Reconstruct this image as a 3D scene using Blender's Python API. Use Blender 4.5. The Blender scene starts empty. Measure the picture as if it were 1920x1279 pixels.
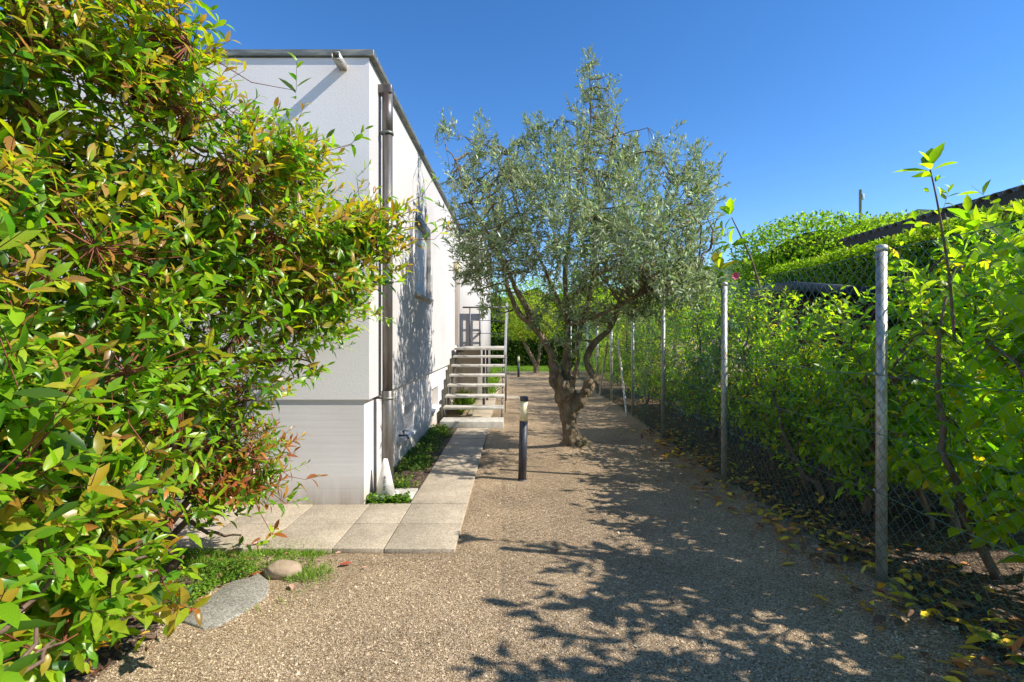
import bpy, bmesh, math, random
import numpy as np
from mathutils import Vector, Matrix

random.seed(7)
rng = np.random.default_rng(11)
S = bpy.context.scene
COL = S.collection
R = math.radians

# ------------------------------------------------------------------ camera
cam = bpy.data.objects.new('camera', bpy.data.cameras.new('camera'))
COL.objects.link(cam)
cam.location = (0, 0, 1.5)
cam.rotation_euler = (R(90), 0, 0)
cam.data.lens = 18.0
cam.data.sensor_width = 36.0
cam.data.shift_x = -5 / 1920
cam.data.shift_y = -9.5 / 1920
cam.data.clip_start = 0.05
cam.data.clip_end = 3000
S.camera = cam

# ------------------------------------------------------------------ light
SUN_EL, SUN_AZ = R(41), R(14)          # elevation; angle behind the straight-right direction
TO_SUN = Vector((math.cos(SUN_AZ) * math.cos(SUN_EL), -math.sin(SUN_AZ) * math.cos(SUN_EL), math.sin(SUN_EL)))
w = bpy.data.worlds.new('World')
S.world = w
w.use_nodes = True
nt = w.node_tree
nt.nodes.clear()
sky = nt.nodes.new('ShaderNodeTexSky')
sky.sky_type = 'NISHITA'
sky.sun_disc = False
sky.sun_elevation = SUN_EL
sky.sun_rotation = R(104)
sky.air_density = 0.8
sky.dust_density = 0.0
sky.ozone_density = 4.0
hs = nt.nodes.new('ShaderNodeHueSaturation')
hs.inputs['Saturation'].default_value = 1.24
hs.inputs['Hue'].default_value = 0.508
bgn = nt.nodes.new('ShaderNodeBackground')
bgn.inputs['Strength'].default_value = 0.15
wo = nt.nodes.new('ShaderNodeOutputWorld')
nt.links.new(sky.outputs[0], hs.inputs['Color'])
wb = nt.nodes.new('ShaderNodeMixRGB'); wb.blend_type = 'MULTIPLY'; wb.inputs[0].default_value = 1
wb.inputs[2].default_value = (1.0, 0.91, 0.80, 1)      # the camera's daylight white balance
nt.links.new(hs.outputs[0], wb.inputs[1])
nt.links.new(wb.outputs[0], bgn.inputs['Color'])
nt.links.new(bgn.outputs[0], wo.inputs['Surface'])

sun = bpy.data.objects.new('sun', bpy.data.lights.new('sun', 'SUN'))
COL.objects.link(sun)
sun.data.energy = 3.95
sun.data.angle = R(0.53)
sun.data.color = (1.0, 0.95, 0.87)
sun.rotation_euler = TO_SUN.to_track_quat('Z', 'Y').to_euler()
sun.location = (20, -5, 20)

S.view_settings.view_transform = 'Standard'
S.view_settings.look = 'None'
S.view_settings.gamma = 1
S.view_settings.exposure = 0.98
try:
    S.view_settings.use_curve_mapping = False
except Exception:
    pass
S.render.engine = 'CYCLES'
S.cycles.max_bounces = 8
S.cycles.transparent_max_bounces = 8

# ------------------------------------------------------------------ helpers
def at(px, py, Y):
    """world point at depth Y (camera looks along +Y from 1.5 m)"""
    return ((px - 965) / 960 * Y, Y, 1.5 - (py - 630) / 960 * Y)

def tag(o, label=None, cat=None, group=None, kind=None):
    if label: o['label'] = label
    if cat: o['category'] = cat
    if group: o['group'] = group
    if kind: o['kind'] = kind
    return o

def empty(name, loc=(0, 0, 0), rz=0):
    o = bpy.data.objects.new(name, None)
    COL.objects.link(o)
    o.location = loc
    o.rotation_euler = (0, 0, rz)
    o.empty_display_size = 0.1
    return o

def world_of(q):
    return q.matrix_basis.copy() if q.parent is None else world_of(q.parent) @ q.matrix_parent_inverse @ q.matrix_basis

def setparent(o, p):
    if p is not None:
        o.parent = p
        # locations are given in world space; things' empties may be offset
        o.matrix_parent_inverse = world_of(p).inverted()

class MB:
    """collects geometry in world space and links it as ONE mesh object"""
    def __init__(self):
        self.v, self.f, self.n, self.c = [], [], 0, []
    def add(self, verts, faces):
        verts = np.asarray(verts, dtype=np.float32).reshape(-1, 3)
        if isinstance(faces, np.ndarray):
            self.f.append(faces.astype(np.int64) + self.n)
        else:
            for k in sorted(set(len(a) for a in faces)):
                self.f.append(np.array([a for a in faces if len(a) == k], dtype=np.int64) + self.n)
        self.v.append(verts)
        self.n += len(verts)
        return self
    def box(self, x0, x1, y0, y1, z0, z1):
        v = [(x0, y0, z0), (x1, y0, z0), (x1, y1, z0), (x0, y1, z0), (x0, y0, z1), (x1, y0, z1), (x1, y1, z1), (x0, y1, z1)]
        return self.add(v, [(0, 3, 2, 1), (4, 5, 6, 7), (0, 1, 5, 4), (1, 2, 6, 5), (2, 3, 7, 6), (3, 0, 4, 7)])
    def quad(self, a, b, c, d):
        return self.add([a, b, c, d], [(0, 1, 2, 3)])
    def tube(self, pts, rad, sides=8, cap=True):
        pts = np.asarray(pts, float)[None]
        rad = np.broadcast_to(np.asarray(rad, float), (pts.shape[1],))[None]
        return self.tubes(pts, rad, sides, cap)
    def tubes(self, P, Rr, sides=3, cap=False):
        """P (N,k,3) polylines, Rr (N,k) radii"""
        P = np.asarray(P, float); Rr = np.asarray(Rr, float)
        N, k, _ = P.shape
        T = np.empty_like(P)
        T[:, 1:-1] = P[:, 2:] - P[:, :-2]
        T[:, 0] = P[:, 1] - P[:, 0]
        T[:, -1] = P[:, -1] - P[:, -2]
        T /= np.linalg.norm(T, axis=2, keepdims=True) + 1e-9
        D = P[:, -1] - P[:, 0]
        ref = np.where(np.abs(D[:, 2:3]) > 0.8 * np.linalg.norm(D, axis=1, keepdims=True), np.array([[1., 0.1, 0]]), np.array([[0.05, 0, 1.]]))
        ref = np.repeat(ref[:, None], k, 1)
        A = np.cross(T, ref); A /= np.linalg.norm(A, axis=2, keepdims=True) + 1e-9
        B = np.cross(T, A)
        an = np.arange(sides) / sides * 2 * math.pi
        V = P[:, :, None] + Rr[:, :, None, None] * (A[:, :, None] * np.cos(an)[None, None, :, None] + B[:, :, None] * np.sin(an)[None, None, :, None])
        base = (np.arange(N) * k * sides)[:, None, None]
        i = np.arange(k - 1)[None, :, None] * sides
        j = np.arange(sides)[None, None, :]
        j2 = (j + 1) % sides
        F = np.stack([base + i + j, base + i + j2, base + i + sides + j2, base + i + sides + j], -1).reshape(-1, 4)
        n0 = self.n
        self.add(V.reshape(-1, 3), F)
        if cap:
            c0 = (base[:, 0, 0][:, None] + np.arange(sides)[None]) + n0
            c1 = (base[:, 0, 0][:, None] + (k - 1) * sides + np.arange(sides)[None]) + n0
            self.f.append(c0); self.f.append(c1[:, ::-1])
        return self
    def lathe(self, prof, cx, cy, sides=20):
        """prof: list of (r, z) from bottom to top"""
        n = len(prof)
        an = np.arange(sides) / sides * 2 * math.pi
        V = np.array([[(cx + r * math.cos(a), cy + r * math.sin(a), z) for a in an] for r, z in prof]).reshape(-1, 3)
        F = [(i * sides + j, i * sides + (j + 1) % sides, (i + 1) * sides + (j + 1) % sides, (i + 1) * sides + j) for i in range(n - 1) for j in range(sides)]
        F += [tuple(range(sides))[::-1], tuple((n - 1) * sides + j for j in range(sides))]
        return self.add(V, F)
    def mesh(self, name, mat=None, smooth=False, colors=None):
        me = bpy.data.meshes.new(name)
        if self.n == 0:
            return me
        V = np.concatenate(self.v).astype(np.float32)
        me.vertices.add(len(V)); me.vertices.foreach_set('co', V.ravel())
        tot = np.concatenate([np.full(len(a), a.shape[1]) for a in self.f])
        idx = np.concatenate([a.ravel() for a in self.f]).astype(np.int32)
        st = np.concatenate([[0], np.cumsum(tot)[:-1]]).astype(np.int32)
        me.loops.add(len(idx)); me.loops.foreach_set('vertex_index', idx)
        me.polygons.add(len(tot)); me.polygons.foreach_set('loop_start', st)
        try: me.polygons.foreach_set('loop_total', tot.astype(np.int32))
        except Exception: pass
        if smooth:
            me.polygons.foreach_set('use_smooth', np.ones(len(tot), dtype=bool))
        if colors is not None:
            ca = me.color_attributes.new('leafcol', 'FLOAT_COLOR', 'POINT')
            c4 = np.ones((len(V), 4), np.float32); c4[:, :3] = colors
            ca.data.foreach_set('color', c4.ravel())
        if mat: me.materials.append(mat)
        me.update(calc_edges=True)
        return me
    def build(self, name, mat, parent=None, smooth=False, bevel=0, colors=None):
        o = bpy.data.objects.new(name, self.mesh(name, mat, smooth, colors))
        COL.objects.link(o)
        setparent(o, parent)
        if bevel:
            b = o.modifiers.new('bevel', 'BEVEL'); b.width = bevel; b.segments = 2; b.limit_method = 'ANGLE'
            b.harden_normals = False
        return o

def unit(a):
    return a / (np.linalg.norm(a, axis=-1, keepdims=True) + 1e-9)

# ------------------------------------------------------------------ materials
def new_mat(name):
    m = bpy.data.materials.new(name); m.use_nodes = True
    n = m.node_tree
    b = n.nodes['Principled BSDF']
    return m, n, b

def noise_mat(name, c1, c2, scale=5, rough=0.85, bump=0.3, bscale=60, detail=6, metal=0, bdist=0.01, c3=None, s3=1.3, spec=0.3, stretch=(1, 1, 1)):
    m, n, b = new_mat(name)
    tc = n.nodes.new('ShaderNodeTexCoord')
    mp = n.nodes.new('ShaderNodeMapping'); mp.inputs['Scale'].default_value = stretch
    n.links.new(tc.outputs['Object'], mp.inputs[0])
    nz = n.nodes.new('ShaderNodeTexNoise'); nz.inputs['Scale'].default_value = scale; nz.inputs['Detail'].default_value = detail
    nz.inputs['Roughness'].default_value = 0.65
    n.links.new(mp.outputs[0], nz.inputs['Vector'])
    rp = n.nodes.new('ShaderNodeValToRGB')
    rp.color_ramp.elements[0].position = 0.32; rp.color_ramp.elements[1].position = 0.68
    rp.color_ramp.elements[0].color = (*c1, 1); rp.color_ramp.elements[1].color = (*c2, 1)
    n.links.new(nz.outputs['Fac'], rp.inputs[0])
    out = rp.outputs[0]
    if c3:
        nz3 = n.nodes.new('ShaderNodeTexNoise'); nz3.inputs['Scale'].default_value = s3; nz3.inputs['Detail'].default_value = 8
        n.links.new(mp.outputs[0], nz3.inputs['Vector'])
        r3 = n.nodes.new('ShaderNodeValToRGB'); r3.color_ramp.elements[0].position = 0.5; r3.color_ramp.elements[1].position = 0.72
        n.links.new(nz3.outputs['Fac'], r3.inputs[0])
        mx = n.nodes.new('ShaderNodeMixRGB'); mx.inputs[2].default_value = (*c3, 1)
        n.links.new(r3.outputs[0], mx.inputs[0]); n.links.new(out, mx.inputs[1]); out = mx.outputs[0]
    n.links.new(out, b.inputs['Base Color'])
    b.inputs['Roughness'].default_value = rough
    b.inputs['Metallic'].default_value = metal
    b.inputs['Specular IOR Level'].default_value = spec
    if bump:
        nb = n.nodes.new('ShaderNodeTexNoise'); nb.inputs['Scale'].default_value = bscale; nb.inputs['Detail'].default_value = 5
        n.links.new(mp.outputs[0], nb.inputs['Vector'])
        bp = n.nodes.new('ShaderNodeBump'); bp.inputs['Strength'].default_value = bump; bp.inputs['Distance'].default_value = bdist
        n.links.new(nb.outputs['Fac'], bp.inputs['Height']); n.links.new(bp.outputs[0], b.inputs['Normal'])
    return m

def leaf_mat(name, rough=0.38, trans=0.42, spec=0.5, tboost=(1.35, 1.5, 0.6), back=None):
    m, n, b = new_mat(name)
    at_ = n.nodes.new('ShaderNodeAttribute'); at_.attribute_name = 'leafcol'
    col = at_.outputs['Color']
    tc = n.nodes.new('ShaderNodeTexCoord')
    nz = n.nodes.new('ShaderNodeTexNoise'); nz.inputs['Scale'].default_value = 45
    n.links.new(tc.outputs['Object'], nz.inputs['Vector'])
    mr = n.nodes.new('ShaderNodeMapRange'); mr.inputs['To Min'].default_value = 0.72; mr.inputs['To Max'].default_value = 1.28
    n.links.new(nz.outputs['Fac'], mr.inputs[0])
    mul = n.nodes.new('ShaderNodeVectorMath'); mul.operation = 'SCALE'
    n.links.new(col, mul.inputs[0]); n.links.new(mr.outputs[0], mul.inputs['Scale'])
    c = mul.outputs[0]
    if back:
        ge = n.nodes.new('ShaderNodeNewGeometry')
        mb = n.nodes.new('ShaderNodeMixRGB'); mb.inputs[2].default_value = (*back, 1)
        sc = n.nodes.new('ShaderNodeMath'); sc.operation = 'MULTIPLY'; sc.inputs[1].default_value = 0.75
        n.links.new(ge.outputs['Backfacing'], sc.inputs[0])
        n.links.new(sc.outputs[0], mb.inputs[0]); n.links.new(c, mb.inputs[1]); c = mb.outputs[0]
    n.links.new(c, b.inputs['Base Color'])
    b.inputs['Roughness'].default_value = rough
    b.inputs['Specular IOR Level'].default_value = spec
    tr = n.nodes.new('ShaderNodeBsdfTranslucent')
    tm = n.nodes.new('ShaderNodeVectorMath'); tm.operation = 'MULTIPLY'; tm.inputs[1].default_value = tboost
    n.links.new(c, tm.inputs[0]); n.links.new(tm.outputs[0], tr.inputs['Color'])
    ms = n.nodes.new('ShaderNodeMixShader'); ms.inputs[0].default_value = trans
    n.links.new(b.outputs[0], ms.inputs[1]); n.links.new(tr.outputs[0], ms.inputs[2])
    n.links.new(ms.outputs[0], n.nodes['Material Output'].inputs['Surface'])
    return m

def stone_voronoi_mat(name, cols, scale, bump=0.6, rough=0.9, patch=(0.75, 1.15), pscale=0.9, dist=0.012):
    """grains: a colour per voronoi cell, with a relief from the cell distance"""
    m, n, b = new_mat(name)
    tc = n.nodes.new('ShaderNodeTexCoord')
    wz = n.nodes.new('ShaderNodeTexNoise'); wz.inputs['Scale'].default_value = scale * 0.7; wz.inputs['Detail'].default_value = 3
    n.links.new(tc.outputs['Object'], wz.inputs['Vector'])
    wv = n.nodes.new('ShaderNodeMixRGB'); wv.blend_type = 'LINEAR_LIGHT'; wv.inputs[0].default_value = 0.006
    n.links.new(tc.outputs['Object'], wv.inputs[1]); n.links.new(wz.outputs['Color'], wv.inputs[2])
    vo = n.nodes.new('ShaderNodeTexVoronoi'); vo.inputs['Scale'].default_value = scale
    n.links.new(wv.outputs[0], vo.inputs['Vector'])
    sp = n.nodes.new('ShaderNodeSeparateColor')
    n.links.new(vo.outputs['Color'], sp.inputs[0])
    rp = n.nodes.new('ShaderNodeValToRGB')
    el = rp.color_ramp.elements
    for i, (p, c) in enumerate(cols):
        e = el[i] if i < 2 else el.new(p)
        e.position = p; e.color = (*c, 1)
    n.links.new(sp.outputs[0], rp.inputs[0])
    nz = n.nodes.new('ShaderNodeTexNoise'); nz.inputs['Scale'].default_value = pscale; nz.inputs['Detail'].default_value = 9; nz.inputs['Roughness'].default_value = 0.7
    n.links.new(tc.outputs['Object'], nz.inputs['Vector'])
    mr = n.nodes.new('ShaderNodeMapRange'); mr.inputs['From Min'].default_value = 0.3; mr.inputs['From Max'].default_value = 0.7
    mr.inputs['To Min'].default_value = patch[0]; mr.inputs['To Max'].default_value = patch[1]
    n.links.new(nz.outputs['Fac'], mr.inputs[0])
    mul = n.nodes.new('ShaderNodeVectorMath'); mul.operation = 'SCALE'
    n.links.new(rp.outputs[0], mul.inputs[0]); n.links.new(mr.outputs[0], mul.inputs['Scale'])
    n.links.new(mul.outputs[0], b.inputs['Base Color'])
    b.inputs['Roughness'].default_value = rough
    b.inputs['Specular IOR Level'].default_value = 0.25
    n2 = n.nodes.new('ShaderNodeTexNoise'); n2.inputs['Scale'].default_value = scale * 1.7; n2.inputs['Detail'].default_value = 6
    n.links.new(tc.outputs['Object'], n2.inputs['Vector'])
    ad = n.nodes.new('ShaderNodeMath'); ad.operation = 'SUBTRACT'
    n.links.new(n2.outputs['Fac'], ad.inputs[0]); n.links.new(vo.outputs['Distance'], ad.inputs[1])
    bp = n.nodes.new('ShaderNodeBump'); bp.inputs['Strength'].default_value = bump; bp.inputs['Distance'].default_value = dist
    n.links.new(ad.outputs[0], bp.inputs['Height']); n.links.new(bp.outputs[0], b.inputs['Normal'])
    return m

M = {}
M['gravel'] = stone_voronoi_mat('gravel_ground', [(0, (0.16, 0.10, 0.052)), (0.35, (0.36, 0.245, 0.135)), (0.7, (0.52, 0.375, 0.225)), (1, (0.73, 0.58, 0.40))], 150, 0.8, patch=(0.58, 1.20))
M['pebble'] = noise_mat('pebble', (0.34, 0.235, 0.135), (0.74, 0.58, 0.39), 60, 0.85, 0.3, 200, detail=2, c3=(0.16, 0.11, 0.07), s3=55)
M['soil'] = stone_voronoi_mat('soil', [(0, (0.05, 0.03, 0.02)), (0.4, (0.11, 0.07, 0.045)), (0.8, (0.19, 0.125, 0.08)), (1, (0.34, 0.26, 0.18))], 60, 0.9, patch=(0.6, 1.2), dist=0.02)
M['lawn'] = noise_mat('lawn', (0.05, 0.10, 0.02), (0.12, 0.18, 0.04), 20, 0.95, 0.5, 90)
M['slab'] = stone_voronoi_mat('exposed_aggregate_slab', [(0, (0.27, 0.21, 0.14)), (0.35, (0.41, 0.335, 0.235)), (0.7, (0.49, 0.41, 0.30)), (1, (0.60, 0.51, 0.39))], 190, 0.35, patch=(0.70, 1.10), pscale=3.2, dist=0.004)
M['flag'] = stone_voronoi_mat('grey_stone', [(0, (0.17, 0.15, 0.115)), (0.5, (0.31, 0.285, 0.235)), (1, (0.44, 0.41, 0.35))], 150, 0.5, patch=(0.75, 1.05), pscale=4, dist=0.005)
M['stucco'] = noise_mat('stucco', (0.80, 0.745, 0.70), (0.84, 0.79, 0.75), 1.4, 0.92, 0.26, 60, detail=8, bdist=0.005, c3=(0.76, 0.70, 0.66), s3=0.8, spec=0.15)  # front render, colour lightened to make up for the grazing sun
M['stucco_side'] = noise_mat('stucco_sun_dimmed', (0.50, 0.475, 0.45), (0.55, 0.525, 0.50), 1.2, 0.92, 0.25, 60, detail=8, bdist=0.004, c3=(0.47, 0.44, 0.415), s3=0.7, spec=0.15)  # same render, colour darkened to offset the strong sun on this side
M['concrete_step'] = noise_mat('weathered_concrete', (0.36, 0.33, 0.27), (0.58, 0.55, 0.48), 9, 0.9, 0.5, 70, detail=9, bdist=0.004, c3=(0.30, 0.28, 0.22), s3=5)
M['zinc'] = noise_mat('zinc_sheet', (0.11, 0.12, 0.105), (0.21, 0.22, 0.195), 6, 0.5, 0.1, 30, metal=0.55, c3=(0.33, 0.31, 0.24), s3=9, stretch=(0.6, 0.6, 3))
M['copper_pipe'] = noise_mat('oxidised_pipe', (0.125, 0.115, 0.105), (0.24, 0.225, 0.205), 7, 0.42, 0.1, 50, metal=0.65, c3=(0.12, 0.09, 0.075), s3=3, stretch=(3, 3, 0.5))
M['galv'] = noise_mat('galvanised_steel', (0.38, 0.365, 0.33), (0.60, 0.58, 0.53), 40, 0.48, 0.25, 150, metal=0.5, bdist=0.002, c3=(0.36, 0.30, 0.22), s3=14)
M['steel_dark'] = noise_mat('grey_stair_steel', (0.09, 0.09, 0.095), (0.17, 0.17, 0.175), 14, 0.5, 0.15, 60, metal=0.4)
M['wire'] = noise_mat('green_coated_wire', (0.014, 0.095, 0.08), (0.03, 0.16, 0.135), 30, 0.3, 0, spec=0.8)
M['black'] = noise_mat('dark_grey_paint', (0.028, 0.028, 0.034), (0.06, 0.06, 0.07), 20, 0.45, 0.1, 90, c3=(0.17, 0.15, 0.13), s3=6, stretch=(1, 1, 0.4))
M['cream'] = noise_mat('cream_plastic', (0.70, 0.60, 0.33), (0.78, 0.68, 0.42), 5, 0.35, 0.0)
M['white_plastic'] = noise_mat('dirty_white_plastic', (0.72, 0.70, 0.66), (0.80, 0.78, 0.75), 9, 0.5, 0.1, 60, c3=(0.50, 0.42, 0.32), s3=7)
M['print'] = noise_mat('black_print', (0.02, 0.02, 0.02), (0.04, 0.04, 0.04), 20, 0.6, 0)
M['white_paint'] = noise_mat('white_paint', (0.70, 0.69, 0.67), (0.78, 0.77, 0.75), 4, 0.6, 0.05)
M['beige'] = noise_mat('beige_door', (0.44, 0.38, 0.31), (0.52, 0.46, 0.38), 3, 0.6, 0.1)
M['glass_dark'] = noise_mat('dark_glass', (0.03, 0.035, 0.04), (0.05, 0.055, 0.06), 2, 0.08, 0, spec=0.8)
M['rock'] = noise_mat('field_stone', (0.26, 0.19, 0.12), (0.42, 0.32, 0.22), 12, 0.85, 0.6, 45, c3=(0.30, 0.21, 0.14), s3=8, bdist=0.006)
M['olive_bark'] = noise_mat('olive_bark', (0.09, 0.062, 0.035), (0.31, 0.235, 0.145), 16, 0.95, 1.0, 38, detail=9, bdist=0.03, c3=(0.14, 0.14, 0.05), s3=6, stretch=(1, 1, 0.35))
M['bark'] = noise_mat('shrub_bark', (0.09, 0.055, 0.038), (0.22, 0.145, 0.10), 22, 0.9, 0.7, 70, stretch=(1, 1, 0.3), bdist=0.006)
M['twig_red'] = noise_mat('red_twig', (0.16, 0.05, 0.03), (0.28, 0.09, 0.05), 25, 0.6, 0.2, 90)
M['twig_green'] = noise_mat('green_brown_twig', (0.10, 0.085, 0.04), (0.18, 0.15, 0.07), 25, 0.7, 0.2, 90)
M['photinia'] = leaf_mat('photinia_leaf', 0.33, 0.50, 0.5, (1.6, 1.75, 0.4))
M['laurel'] = leaf_mat('laurel_leaf', 0.36, 0.66, 0.45, (2.0, 1.9, 0.45))
M['olive'] = leaf_mat('olive_leaf', 0.5, 0.25, 0.35, (1.3, 1.4, 0.6), back=(0.38, 0.40, 0.30))
M['hedge'] = leaf_mat('hedge_leaf', 0.5, 0.58, 0.3, (1.5, 1.6, 0.4))
M['grass'] = leaf_mat('grass_blade', 0.5, 0.42, 0.3)
M['dead_leaf'] = leaf_mat('fallen_leaf', 0.6, 0.12, 0.3, (1.2, 1.1, 0.6))
M['core'] = noise_mat('dark_filler', (0.03, 0.045, 0.015), (0.07, 0.09, 0.03), 9, 1.0, 0.9, 14, bdist=0.1, spec=0)  # solid dark filler added inside foliage to block light, standing for inner shade
M['hill'] = noise_mat('wooded_hill', (0.045, 0.085, 0.045), (0.10, 0.15, 0.07), 0.07, 1.0, 0.6, 0.2, bdist=4, spec=0)
M['tile'] = noise_mat('grey_brown_tile', (0.16, 0.135, 0.12), (0.28, 0.24, 0.21), 12, 0.85, 0.3, 60, c3=(0.12, 0.10, 0.09), s3=9)
M['wood_dark'] = noise_mat('dark_fascia', (0.055, 0.042, 0.035), (0.10, 0.08, 0.068), 9, 0.7, 0.3, 40, stretch=(1, 0.1, 1))
M['wood_wall'] = noise_mat('brown_wall', (0.11, 0.085, 0.06), (0.19, 0.15, 0.11), 8, 0.85, 0.4, 40)
M['dark_roof'] = noise_mat('dark_blue_roofing', (0.02, 0.024, 0.045), (0.04, 0.045, 0.075), 8, 0.35, 0.1, 40)
M['red_wall'] = noise_mat('red_brown_boards', (0.08, 0.025, 0.015), (0.14, 0.045, 0.03), 10, 0.8, 0.3, 40, stretch=(1, 1, 0.2))
M['petal'] = noise_mat('pink_petal', (0.6, 0.06, 0.14), (0.75, 0.14, 0.22), 20, 0.6, 0)

# concrete base of the house: board-marked, with small pits
def grime(mat, z0, z1, col, amt):
    """splashed earth and rain marks, worn into the surface near a height"""
    n = mat.node_tree; b = n.nodes['Principled BSDF']
    src = b.inputs['Base Color'].links[0].from_socket
    tc = n.nodes.new('ShaderNodeTexCoord'); sp = n.nodes.new('ShaderNodeSeparateXYZ'); n.links.new(tc.outputs['Object'], sp.inputs[0])
    mr = n.nodes.new('ShaderNodeMapRange'); mr.inputs['From Min'].default_value = z0; mr.inputs['From Max'].default_value = z1
    mr.inputs['To Min'].default_value = 1; mr.inputs['To Max'].default_value = 0
    n.links.new(sp.outputs[2], mr.inputs[0])
    mp = n.nodes.new('ShaderNodeMapping'); mp.inputs['Scale'].default_value = (9, 9, 1.2); n.links.new(tc.outputs['Object'], mp.inputs[0])
    nz = n.nodes.new('ShaderNodeTexNoise'); nz.inputs['Scale'].default_value = 1.5; nz.inputs['Detail'].default_value = 7; n.links.new(mp.outputs[0], nz.inputs['Vector'])
    mu = n.nodes.new('ShaderNodeMath'); mu.operation = 'MULTIPLY'; n.links.new(mr.outputs[0], mu.inputs[0]); n.links.new(nz.outputs['Fac'], mu.inputs[1])
    m2 = n.nodes.new('ShaderNodeMath'); m2.operation = 'MULTIPLY'; m2.inputs[1].default_value = amt; m2.use_clamp = True; n.links.new(mu.outputs[0], m2.inputs[0])
    mx = n.nodes.new('ShaderNodeMixRGB'); mx.inputs[2].default_value = (*col, 1)
    n.links.new(m2.outputs[0], mx.inputs[0]); n.links.new(src, mx.inputs[1]); n.links.new(mx.outputs[0], b.inputs['Base Color'])
m, n, b = new_mat('boarded_concrete')
tc = n.nodes.new('ShaderNodeTexCoord')
nz = n.nodes.new('ShaderNodeTexNoise'); nz.inputs['Scale'].default_value = 1.6; nz.inputs['Detail'].default_value = 9
n.links.new(tc.outputs['Object'], nz.inputs['Vector'])
rp = n.nodes.new('ShaderNodeValToRGB')
rp.color_ramp.elements[0].position = 0.3; rp.color_ramp.elements[0].color = (0.70, 0.645, 0.60, 1)
rp.color_ramp.elements[1].position = 0.7; rp.color_ramp.elements[1].color = (0.78, 0.73, 0.69, 1)
n.links.new(nz.outputs['Fac'], rp.inputs[0]); n.links.new(rp.outputs[0], b.inputs['Base Color'])
mp = n.nodes.new('ShaderNodeMapping'); mp.inputs['Scale'].default_value = (0.4, 0.4, 14)
n.links.new(tc.outputs['Object'], mp.inputs[0])
ns = n.nodes.new('ShaderNodeTexNoise'); ns.inputs['Scale'].default_value = 3; ns.inputs['Detail'].default_value = 5
n.links.new(mp.outputs[0], ns.inputs['Vector'])
vo = n.nodes.new('ShaderNodeTexVoronoi'); vo.inputs['Scale'].default_value = 9
n.links.new(tc.outputs['Object'], vo.inputs['Vector'])
pr = n.nodes.new('ShaderNodeMapRange'); pr.inputs['From Min'].default_value = 0.05; pr.inputs['From Max'].default_value = 0.085
n.links.new(vo.outputs['Distance'], pr.inputs[0])
ad = n.nodes.new('ShaderNodeMath'); ad.operation = 'ADD'
n.links.new(ns.outputs['Fac'], ad.inputs[0]); n.links.new(pr.outputs[0], ad.inputs[1])
bp = n.nodes.new('ShaderNodeBump'); bp.inputs['Strength'].default_value = 0.16; bp.inputs['Distance'].default_value = 0.008
n.links.new(ad.outputs[0], bp.inputs['Height']); n.links.new(bp.outputs[0], b.inputs['Normal'])
b.inputs['Roughness'].default_value = 0.9; b.inputs['Specular IOR Level'].default_value = 0.2
M['base_concrete'] = m
grime(m, 0.0, 0.28, (0.36, 0.28, 0.20), 1.5)
grime(M['stucco'], 4.1, 2.9, (0.55, 0.52, 0.48), 0.0)

# ------------------------------------------------------------------ leaf builder
def leaf_template(kind):
    """returns t, side, fold sign arrays (verts) and tri/quad faces; length along x 0..1, half width 1 along y"""
    if kind == 'full':
        secs = [(0.0, 0.0), (0.16, 0.55), (0.42, 1.0), (0.72, 0.78), (1.0, 0.0)]
    else:
        secs = [(0.0, 0.0), (0.45, 1.0), (1.0, 0.0)]
    V, rows = [], []
    for t, wd in secs:
        if wd == 0:
            rows.append([len(V)] * 3); V.append((t, 0))
        else:
            rows.append([len(V), len(V) + 1, len(V) + 2]); V += [(t, -wd), (t, 0), (t, wd)]
    T, Q = [], []
    for a, b_ in zip(rows[:-1], rows[1:]):
        if a[0] == a[1]:
            T += [(a[0], b_[1], b_[0]), (a[0], b_[2], b_[1])]
        elif b_[0] == b_[1]:
            T += [(a[0], a[1], b_[0]), (a[1], a[2], b_[0])]
        else:
            Q += [(a[0], a[1], b_[1], b_[0]), (a[1], a[2], b_[2], b_[1])]
    for q in Q:
        T += [(q[0], q[1], q[2]), (q[0], q[2], q[3])]
    # winding so that the face normal points along +local z
    return np.array(V, float), np.array([(a, c, b2) if True else (a, b2, c) for a, b2, c in T])

TEMPL = {k: leaf_template(k) for k in ('full', 'lite')}

def leaf_local(kind, L, W, fold, curl):
    """(N, k, 3) local leaf vertices"""
    V, F = TEMPL[kind]
    t = V[None, :, 0]; s = V[None, :, 1]
    x = L[:, None] * t * (1 - 0.12 * curl[:, None] * t)
    y = W[:, None] * s
    z = fold[:, None] * W[:, None] * np.abs(s) - curl[:, None] * L[:, None] * 0.5 * t ** 2
    return np.stack([x, y, z], -1), F

def frames(D, Nn):
    D = unit(D)
    Nn = Nn - (Nn * D).sum(1, keepdims=True) * D
    Nn = unit(Nn)
    Sd = np.cross(Nn, D)
    return D, Sd, Nn

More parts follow.
